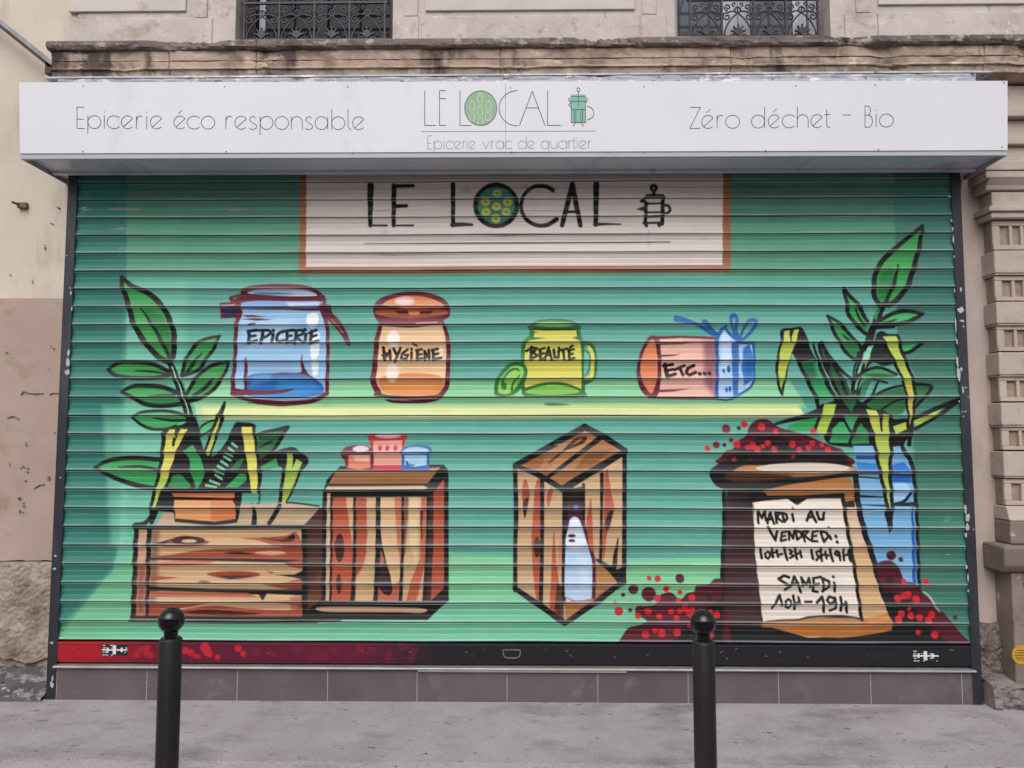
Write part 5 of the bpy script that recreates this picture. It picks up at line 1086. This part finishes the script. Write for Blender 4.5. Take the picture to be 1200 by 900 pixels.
# opening hours
TX = [('889,612.5 888.6,598.5 893.5,606.5 896.4,598.5 898.3,609.5', 2.8), ('899.6,612.5 903,600 907.4,613', 2.8), ('901,608.6 905.6,607.6', 2.4), ('910.6,612 909.4,600', 2.8), ('909,600.2 915,600.4 911,606 917,611', 2.5), ('917.6,600.6 922,602.4 923.2,607 919.6,611 917.2,600.8', 2.7), ('930.4,610 929,602', 2.8), ('928.4,594.6 928.8,595.4', 2.2),
      ('946,609.5 950.2,598 956.6,611', 3), ('948,606 953.4,605', 2.6), ('957.6,599.5 960.4,608.2 965.2,608.2 965.8,600.5', 3),
      ('899.8,616.8 909,632.4 911,622', 2.9), ('917,623.4 915.2,633.4 921.4,631.8', 2.6), ('916.8,623.2 922.4,622.4', 2.4), ('916,628.2 920.6,627.4', 2.3), ('925.2,632 925,622.2 930,630.6 931,621', 2.6), ('934.6,631.4 933,621.2 939,623.2 940,628 934.6,632', 2.6), ('943.4,634 941.2,622.2 947.4,622 943.4,627.4 949.6,632.4', 2.5), ('953,623 951.8,633.6 958,633.8', 2.6), ('952.6,622.8 958.6,621.8', 2.4), ('952,628.2 957.2,627.4', 2.3), ('962,622 965.6,634.4 971,628.8 969,623.6 962,622', 2.7), ('974.4,631.4 972.2,627', 2.7), ('970.4,617 970.8,617.8', 2.2), ('980,628 980.2,628.3', 3.4), ('981,634.4 981.2,634.7', 3.4),
      ('891.2,642.6 893.2,653.6', 2.9), ('900,646 897.2,648.6 898,653 900.8,654.2 903,651 902,646.6 900,646', 2.5), ('904.6,641.6 906.4,652.4', 2.8), ('905,648.2 911.6,646', 2.4), ('910.2,644 912.4,652', 2.6), ('914.4,649.4 917.2,648.8', 2.6), ('919,641 923,655.4', 2.9), ('925,643.4 929,646 926.4,648.2 930.8,651 926.4,653.4', 2.5), ('931.8,641.6 934.4,654.4', 2.8), ('933,649.2 939.2,647.2', 2.4), ('938,645 940,652.6', 2.6),
      ('951.2,644 953.4,654.4', 2.9), ('961,645 957.4,646.4 958.2,650 961,652.2 957,656', 2.6), ('962.2,641.8 963.4,656.6', 2.8), ('963,650.4 969,649', 2.4), ('968,646 969.2,654', 2.5), ('969.6,651 972,650.4', 2.4), ('973,643 976.4,657', 2.9), ('984,647 980.6,645.4 979.2,648.6 982,650.6 984.4,647.4 985.2,656', 2.7), ('988.8,643.6 989.6,656', 2.8), ('989,651.2 995.2,649', 2.5), ('995.2,644.6 997.2,656.4', 3.4),
      ('925,676 919.2,674 912.6,678 920,682.4 926.4,686.4 920.2,690.4', 3), ('927,684.6 931.2,675 939,693.4', 2.9), ('929,683.4 935.4,682', 2.4), ('940.4,686 939.4,676 944.2,684.4 948.4,676.6 949.4,687.4', 2.7), ('953.4,677.4 953,692 958.6,693', 2.8), ('953,677.2 962.2,675.4', 2.6), ('953,684.2 959.4,683', 2.4), ('963.4,677 971.6,680.6 971.2,687 964.6,692.4', 2.9), ('964.2,679 965.6,692', 2.7), ('979,692.4 977.2,682', 2.9), ('976.8,675 977.2,675.8', 2.7),
      ('905.2,712 914,697 916.4,708.6', 2.9), ('924,701.4 920.4,704.4 921,710.4 924.4,712 927.2,708 926.4,703 924,701.4', 2.6), ('930,697.6 931.6,713.4', 2.9), ('930.8,707.4 937,703.6', 2.5), ('936,699.4 937,706', 2.6), ('943.4,704.4 951,704.2', 2.7), ('957,705.2 964,698.8 966,716.4', 3), ('977.8,700.4 972.4,698.6 969.2,702.6 972.4,706.8 977.6,704.2 979,700 979.6,712.4 973,715', 2.8), ('985.6,699.4 986,715', 3), ('986,708.4 991,706', 2.5), ('991,704.6 993,717', 3)]
for s_, ww in TX: S(s_, ww * 1.14, '#1a181d', False)

# ---- weathering of the paint: streaks, scrapes, chips
rg = np.random.RandomState(3)
SCR = '#a9a7a6'
def scrape(x, y, l, h, c=SCR, a=0.8, n=14):
    for _ in range(n):
        dx = rg.normal(0, l * 0.28); dy = rg.normal(0, h * 0.4); ll = rg.uniform(0.1, 0.5) * l
        S([(x + dx - ll / 2, y + dy), (x + dx + ll / 2, y + dy + rg.normal(0, 0.3))], [0.3, rg.uniform(0.4, 1.5), 0.3], c, False, 0.8, a * rg.uniform(0.4, 1))
scrape(147, 245.5, 44, 2, '#9c9a96', 0.9, 26); scrape(282, 245.5, 34, 2.5, '#a7aaa5', 0.7, 14); scrape(144, 268.5, 26, 1.6, '#a7aaa5', 0.8, 12); scrape(143, 291, 16, 1.4, a=0.5, n=8); scrape(300, 226.5, 22, 1, '#a7aaa5', 0.7, 8); scrape(265, 226, 14, 2, '#8da097', 0.5, 6)
scrape(99, 245.5, 12, 4.5, '#c9c4c0', 0.8, 16); scrape(102, 229, 8, 4, a=0.5, n=8); scrape(301, 268, 20, 1.4, a=0.6, n=6); scrape(915, 267, 10, 1, a=0.5, n=4); scrape(1060, 264, 26, 1.4, '#8f9a94', 0.5, 12)
scrape(547, 223, 12, 5, '#77726f', 0.8, 22); scrape(617, 219.5, 16, 3.5, '#7f7a77', 0.9, 20); scrape(604, 248, 20, 2.6, '#7c7873', 0.9, 18); scrape(630, 223.5, 4, 3, BK, 0.8, 6); scrape(449, 272, 12, 3, '#5c5655', 0.7, 8); scrape(452, 246.4, 26, 0.7, '#4a4443', 0.7, 8); scrape(605, 276.5, 60, 1.2, '#5c5655', 0.6, 14); scrape(760, 274, 4, 6, '#5f5a58', 0.8, 10); scrape(760, 286, 4, 6, '#6b6563', 0.8, 12); scrape(828, 281, 12, 5, '#4f4a49', 0.6, 8); scrape(625, 247, 70, 0.8, '#56504f', 0.6, 10); scrape(600, 296.5, 60, 1, '#6b6361', 0.5, 8); scrape(460, 299, 70, 0.8, '#5c5250', 0.6, 10)
scrape(658, 520.5, 24, 1.6, '#a5a9a6', 0.9, 16); scrape(1110, 608, 12, 3, '#a8c4b5', 0.7, 8); scrape(612, 316, 14, 1.4, '#c7a88f', 0.7, 6); scrape(600, 318, 20, 0.8, a=0.3, n=4); scrape(155, 558, 10, 1, a=0.3, n=3)
for _ in range(90):
    x, y = rg.uniform(90, 1110), rg.uniform(212, 750); S([(x, y), (x + rg.uniform(1, 9), y + rg.normal(0, .3))], [0.3, 0.7, 0.2], rg.choice(['#c9cfca', '#3d4a46', '#8fa39a']), False, 0.8, rg.uniform(0.15, 0.5))
nz1 = vnoise(260, 9, 1) * 0.5 + vnoise(90, 4, 2) * 0.3 + vnoise(30, 30, 5) * 0.2
nz2 = vnoise(400, 120, 4)
canvas[:] = np.clip(canvas, 0, 1) ** 1.10
canvas[:] = canvas * 0.91 + 0.09 * (canvas @ np.array([0.21, 0.72, 0.07], np.float32))[..., None]
canvas *= (0.85 + 0.16 * nz1 + 0.08 * (nz2 - 0.5))[..., None].astype(np.float32)
canvas += 0.012 * (vnoise(50, 50, 8)[..., None] - 0.5).astype(np.float32)
np.clip(canvas, 0.012, 0.9, out=canvas)

# ---- slat curtain: real profile, one colour per vertex
def slat_profile():
    """(t from top, outward offset) for one slat, t in 0..1"""
    key = [(0.0, -0.022), (0.006, -0.022), (0.008, 0.004), (0.018, 0.0100), (0.034, 0.0125), (0.050, 0.0105), (0.060, 0.0062), (0.08, 0.0052), (0.335, -0.0042), (0.340, 0.0006), (0.605, -0.0004), (0.610, 0.0028), (0.82, 0.0092), (0.84, 0.0100), (0.90, 0.0142), (0.93, 0.0146), (0.955, 0.0125), (0.962, -0.022), (1.0, -0.022)]
    out = []
    for (t0, o0), (t1, o1) in zip(key[:-1], key[1:]):
        n = max(1, int(round((t1 - t0) * PIT / 0.0045)))
        for k in range(n): out.append((t0 + (t1 - t0) * k / n, o0 + (o1 - o0) * k / n))
    return out
prof = slat_profile()
rows = []
for s_ in range(-1, NS):
    for t, o in prof: rows.append((ZTOP - (s_ + t) * PIT + 0.045 * PIT, o))
rows.append((ZTOP - NS * PIT + 0.045 * PIT, -0.010))
rz = np.array([r[0] for r in rows]); ro = np.array([r[1] for r in rows])
ncol = int((CX1 - CX0) / 0.0032)
gx = np.linspace(CX0 + 0.002, CX1 - 0.002, ncol)
nr = len(rows)
X, Z = np.meshgrid(gx, rz)
sag = 0.0012 * np.sin(X * 1.9 + 1.0)[..., :] + 0.0008 * np.sin(X * 5.3 + Z * 3.1)
slat_id = np.floor((ZTOP - Z + 0.045 * PIT) / PIT)
wav = 0.0016 * np.sin(X * 2.1 + slat_id * 2.4) + 0.0008 * np.sin(X * 7.0 + slat_id * 5.1)
Yv = YS - ro[:, None] + wav
base = Vector(parent_world(rs))
co = np.stack([X - base.x, Yv - base.y, Z + sag - base.z], -1).reshape(-1, 3).astype(np.float32)
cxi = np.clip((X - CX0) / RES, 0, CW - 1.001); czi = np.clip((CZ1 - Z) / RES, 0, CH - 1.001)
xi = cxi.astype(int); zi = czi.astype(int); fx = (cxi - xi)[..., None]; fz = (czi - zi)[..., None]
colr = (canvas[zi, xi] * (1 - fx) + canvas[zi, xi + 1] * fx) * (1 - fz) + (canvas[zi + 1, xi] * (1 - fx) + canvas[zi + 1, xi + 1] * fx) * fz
tt = np.array([(t_) for s_ in range(-1, NS) for t_, o_ in prof] + [1.0])
edge_glint = np.zeros(nr); edge_glint[(tt > 0.845) & (tt < 0.935)] = 0.50; edge_glint[(tt > 0.012) & (tt < 0.052)] = 0.50       # edge highlight painted into the colour on lip and nose rows
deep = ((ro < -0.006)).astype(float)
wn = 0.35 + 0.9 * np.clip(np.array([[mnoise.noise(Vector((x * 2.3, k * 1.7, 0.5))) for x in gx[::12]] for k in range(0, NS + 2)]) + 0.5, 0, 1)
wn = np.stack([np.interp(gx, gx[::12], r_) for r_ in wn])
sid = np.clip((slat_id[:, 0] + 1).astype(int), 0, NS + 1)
wfac = (edge_glint[:, None] * wn[sid])[..., None]
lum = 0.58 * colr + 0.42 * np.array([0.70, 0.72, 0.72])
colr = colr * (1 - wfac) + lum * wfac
colr = colr * (1 - 0.9 * deep[:, None, None])       # gap shade painted into the colour inside the joints
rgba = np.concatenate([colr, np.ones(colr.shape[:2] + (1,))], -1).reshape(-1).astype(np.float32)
idx = np.arange(nr * ncol).reshape(nr, ncol)
quads = np.stack([idx[:-1, :-1], idx[1:, :-1], idx[1:, 1:], idx[:-1, 1:]], -1).reshape(-1, 4).astype(np.int32)
me = bpy.data.meshes.new('slat_curtain')
me.vertices.add(nr * ncol); me.vertices.foreach_set('co', co.reshape(-1))
me.loops.add(quads.size); me.loops.foreach_set('vertex_index', quads.reshape(-1))
me.polygons.add(len(quads)); me.polygons.foreach_set('loop_start', np.arange(0, quads.size, 4, dtype=np.int32)); me.polygons.foreach_set('loop_total', np.full(len(quads), 4, np.int32))
me.update(calc_edges=True); me.validate()
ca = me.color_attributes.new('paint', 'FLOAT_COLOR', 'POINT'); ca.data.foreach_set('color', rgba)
slo = bpy.data.objects.new('slat_curtain', me); col.objects.link(slo); slo.parent = rs
def paint_material(name, rough):
    m = bpy.data.materials.new(name); m.use_nodes = True; t = m.node_tree; N = t.nodes; L = t.links; b = N['Principled BSDF']
    at = N.new('ShaderNodeAttribute'); at.attribute_name = 'paint'
    geo = N.new('ShaderNodeNewGeometry'); mp = N.new('ShaderNodeMapping'); mp.inputs['Scale'].default_value = (1.2, 1, 26); L.new(geo.outputs['Position'], mp.inputs[0])
    n = N.new('ShaderNodeTexNoise'); n.inputs['Scale'].default_value = 3.0; n.inputs['Detail'].default_value = 7; L.new(mp.outputs[0], n.inputs['Vector'])
    mr = N.new('ShaderNodeMapRange'); mr.inputs[1].default_value = 0.3; mr.inputs[2].default_value = 0.7; mr.inputs[3].default_value = 0.94; mr.inputs[4].default_value = 1.04; L.new(n.outputs[0], mr.inputs[0])
    mx = N.new('ShaderNodeMix'); mx.data_type = 'RGBA'; mx.blend_type = 'MULTIPLY'; mx.inputs[0].default_value = 1
    L.new(at.outputs['Color'], mx.inputs[6]); L.new(mr.outputs[0], mx.inputs[7]); L.new(mx.outputs[2], b.inputs['Base Color'])
    rr = N.new('ShaderNodeMapRange'); rr.inputs[3].default_value = rough - 0.08; rr.inputs[4].default_value = rough + 0.1; L.new(n.outputs[0], rr.inputs[0]); L.new(rr.outputs[0], b.inputs['Roughness'])
    b.inputs['Specular IOR Level'].default_value = 0.18
    bp = N.new('ShaderNodeBump'); bp.inputs['Strength'].default_value = 0.08; bp.inputs['Distance'].default_value = 0.001; L.new(n.outputs[0], bp.inputs['Height']); L.new(bp.outputs[0], b.inputs['Normal'])
    return m
me.materials.append(paint_material('mural_paint', 0.34))

# bottom bar: red at the left running through wine to black
ZB1 = ZTOP - NS * PIT - 0.002; ZB0 = 0.222
bx = np.linspace(GX0 + 0.045, GX1 - 0.04, 900)
bprof = [(0.03, ZB1 - 0.001), (0.012, ZB1), (0.003, ZB1 - 0.004), (0.001, ZB1 - 0.012), (0.004, ZB1 - 0.017)]
zz = np.linspace(ZB1 - 0.02, ZB0 + 0.022, 26)
bprof += [(0.004, z) for z in zz] + [(0.006, ZB0 + 0.018), (0.010, ZB0), (0.03, ZB0)]
RB = s2l('#a3232f'); WN = s2l('#5e2033'); BB = s2l('#26252b'); 
pxs = np.interp(bx, [unp(p, 765, 0)[0] for p in range(60, 1150, 10)], list(range(60, 1150, 10)))
bc = np.zeros((len(bprof), len(bx), 3))
wts = lambda a, b: np.clip((pxs - a) / (b - a), 0, 1)[:, None]
bcol = (np.array(RB) * (1 - wts(110, 190)) + np.array(WN) * wts(110, 190)); bcol = bcol * (1 - wts(420, 510)) + np.array(BB) * wts(420, 510)
bc[:] = bcol[None]
PXg, _ = np.meshgrid(pxs, range(len(bprof))); Zg = np.array([p[1] for p in bprof])[:, None] + 0 * PXg
rg2 = np.random.RandomState(5)
def bdot(px, zf, r, c, a):
    z = ZB0 + zf * (ZB1 - ZB0); d = np.sqrt((PXg - px) ** 2 + ((Zg - z) / 0.0054) ** 2); k_ = np.clip((r - d) / 1.6 + 0.5, 0, 1)[..., None] * a
    bc[:] = bc * (1 - k_) + np.array(s2l(c)) * k_
for px, zf, r, a in ((217, .6, 4, .9), (224, .5, 4, .7), (240, .75, 5.5, .9), (243, .55, 5, .8), (246, .42, 3.5, .9), (255, .28, 3.2, .8), (229, .35, 3, .6), (233, .3, 2.5, .6), (279, .72, 4, .9), (285, .45, 3.2, .9), (160, .4, 4, .5), (165, .65, 4, .4), (172, .7, 4, .6), (176, .35, 4, .5), (171, .45, 3, .5)): bdot(px, zf, r, '#c22a38', a)
for _ in range(34): bdot(rg2.uniform(300, 492), rg2.uniform(.2, .85), rg2.uniform(2, 5), '#7c2440', rg2.uniform(.15, .5))
bc = np.clip(bc * (0.92 + 0.16 * rg2.rand(1, len(bx), 1) * 0.5) , 0.008, 0.9)
nb_ = len(bprof)
v = [(float(x) , y, z) for (y, z) in bprof for x in bx]
mb = MB().add(v, [(i * len(bx) + k, (i + 1) * len(bx) + k, (i + 1) * len(bx) + k + 1, i * len(bx) + k + 1) for i in range(nb_ - 1) for k in range(len(bx) - 1)])
bar = mb.build('bottom_bar', paint_material('bottom_bar_paint', 0.38), rs)
ca = bar.data.color_attributes.new('paint', 'FLOAT_COLOR', 'POINT'); ca.data.foreach_set('color', np.concatenate([bc, np.ones(bc.shape[:2] + (1,))], -1).reshape(-1).astype(np.float32))
# pull handle outline, scratches, two printed plates
h = MB(); c0 = unp(600, 765, 0.004)
hp = [(-0.052, 0.018), (0.052, 0.018), (0.052, -0.006), (0.044, -0.024), (0.02, -0.031), (-0.02, -0.031), (-0.044, -0.024), (-0.052, -0.006), (-0.052, 0.018)]
pts = [(c0[0] + a, c0[2] + b) for a, b in hp]
for k in range(len(pts) - 1): h.ribbon(pts[k:k + 2], 0.005, 0.0005, 0.0045)
h.build('pull_handle', M['steel'], bar)
scr = MB()
for px, py, l, tilt in ((85, 760, 3, 1), (424, 762, 6, 3), (430, 766, 4, -5), (545, 764, 7, 2), (553, 768, 3, 4), (566, 762, 3, -2), (639, 762, 2, 2), (663, 762, 5, 4), (668, 767, 7, 9), (758, 767, 5, 4), (844, 765, 8, -9), (851, 770, 5, 8), (862, 760, 5, -2), (897, 768, 5, 4), (913, 765, 5, -8), (915, 773, 3, 1), (946, 769, 5, 5), (1018, 766, 3, 1), (1029, 769, 2, 1), (1113, 761, 10, 1), (313, 766, 6, -1), (480, 764, 5, 0), (130, 770, 3, 0), (720, 770, 4, 1)):
    a = unp(px, py, 0.0035); b = unp(px + l * 0.45, py + tilt * 0.3, 0.0035); scr.ribbon([(a[0], a[2]), (b[0], b[2])], random.uniform(0.0012, 0.0045), 0.0028, 0.0045)
scr.build('scratch', M['steel'], bar)
for i, (px, py, sgn) in enumerate(((135, 762, 1), (1085, 768, 0))):
    c = unp(px, py, 0.004); W_, H_ = 0.155, 0.066
    bk = MB().box(c[0] - W_ / 2, c[0] + W_ / 2, 0.0022, 0.0045, c[2] - H_ / 2, c[2] + H_ / 2).build('lock_sticker', M['blackprint'], bar)
    bk['label'] = ('small black and white printed sticker on the red end of the bar' if i == 0 else 'small black and white printed sticker on the black end of the bar')
    pr = MB(); yb, yf = 0.0024, 0.0014
    pr.box(c[0] - W_ / 2, c[0] + W_ / 2, yf, yb, c[2] - 0.004, c[2] + 0.004); pr.box(c[0] - 0.012, c[0] + 0.008, yf - .0003, yb, c[2] - 0.026, c[2] + 0.028)
    for dx in (-0.043, 0.043): pr.box(c[0] + dx - 0.006, c[0] + dx + 0.006, yf - .0002, yb, c[2] - 0.012, c[2] + 0.014)
    for dz in (0.0275, -0.03, 0.012, -0.014):
        x = c[0] - W_ / 2 + 0.004
        while x < c[0] + W_ / 2 - 0.012:
            l = random.uniform(0.006, 0.024)
            if abs(x - c[0]) > 0.016 and abs(abs(x - c[0]) - 0.043) > 0.012: pr.box(x, min(x + l, c[0] + W_ / 2), yf, yb, c[2] + dz - 0.0022, c[2] + dz + 0.0022)
            x += l + 0.005
    pr.build('print', M['chalk'], bk)

gr = MB(); rg3 = random.Random(11)
for _ in range(1100):
    x = rg3.uniform(-4.2, 4.2); y = -abs(rg3.gauss(0, 0.10)) - 0.004 if rg3.random() < 0.62 else rg3.uniform(-1.6, -0.02)
    if abs(x) > 2.95 and y > -0.09: y -= 0.1
    r_ = rg3.uniform(0.0015, 0.0045) * (1.0 if rg3.random() < 0.93 else 1.9); a = rg3.uniform(0, 6.28)
    pts = [(x + r_ * 1.3 * math.cos(a + k * 2.1), y + r_ * math.sin(a + k * 2.1), -0.003) for k in range(3)]
    gr.add(pts + [(x, y, r_ * 0.9 - 0.001)], [(0, 1, 3), (1, 2, 3), (2, 0, 3), (2, 1, 0)])
g_ = gr.build('grit', M['grit']); tag(g_, 'pale grit and crumbs scattered along the foot of the plinth', 'grit', kind='stuff')
# ------------------------------------------------------------------ bollards
def bollard(x, y, H, lab):
    t = empty('bollard', (x, y, 0)); tag(t, lab, 'bollard', 'bollards along the kerb')
    r = 0.0382
    MB().lathe([(0.0, 0.0), (0.058, 0.0), (0.058, 0.012), (0.05, 0.03), (0.044, 0.034), (r, 0.04), (r, H - 0.112), (r - 0.002, H - 0.108), (0.033, H - 0.1055), (0.031, H - 0.104)], x, y, 56).build('post', M['iron_bollard'], t, smooth=True)
    rb = 0.0446; zc = H - rb
    pr = [(0.031, H - 0.104), (0.024, H - 0.100), (0.0225, H - 0.094), (0.024, H - 0.0885)]
    a0 = math.asin(0.024 / rb)
    for k in range(25):
        a = a0 + (math.pi - a0) * k / 24; pr.append((rb * math.sin(a) if k < 24 else 0.0005, zc - rb * math.cos(a)))
    MB().lathe(pr, x, y, 56).build('ball', M['ball'], t, smooth=True)
HB = 1.0
bl_l = (-1.239, -1.966); bl_r = (0.628, -1.972)
bollard(bl_l[0], bl_l[1], HB, 'dark metal bollard with ball top standing before the painted horizontal crate at the left')
bollard(bl_r[0], bl_r[1], HB, 'dark metal bollard with ball top standing before the painted red berries at the right')

# ------------------------------------------------------------------ the other side of the street (its light and reflections)
ob = empty('facing_building', (0, -13, 0)); tag(ob, 'low stone building across the street', 'building')
f = MB(); f.box(-45, 45, -17, -13.0, 0, 5.0).build('facade_wall', M['facing'], ob)
g = MB(); fr = MB()
for fl_ in range(1):
    for i in range(-11, 12):
        x = i * 3.4; z = 0.6 + fl_ * 3.0
        g.box(x - 0.6, x + 0.6, -13.0, -12.985, z, z + 2.1); fr.box(x - 0.75, x + 0.75, -13.0, -12.94, z + 2.1, z + 2.3)
g.build('window_glass', M['facing_glass'], ob); fr.build('lintel', M['facing'], ob)
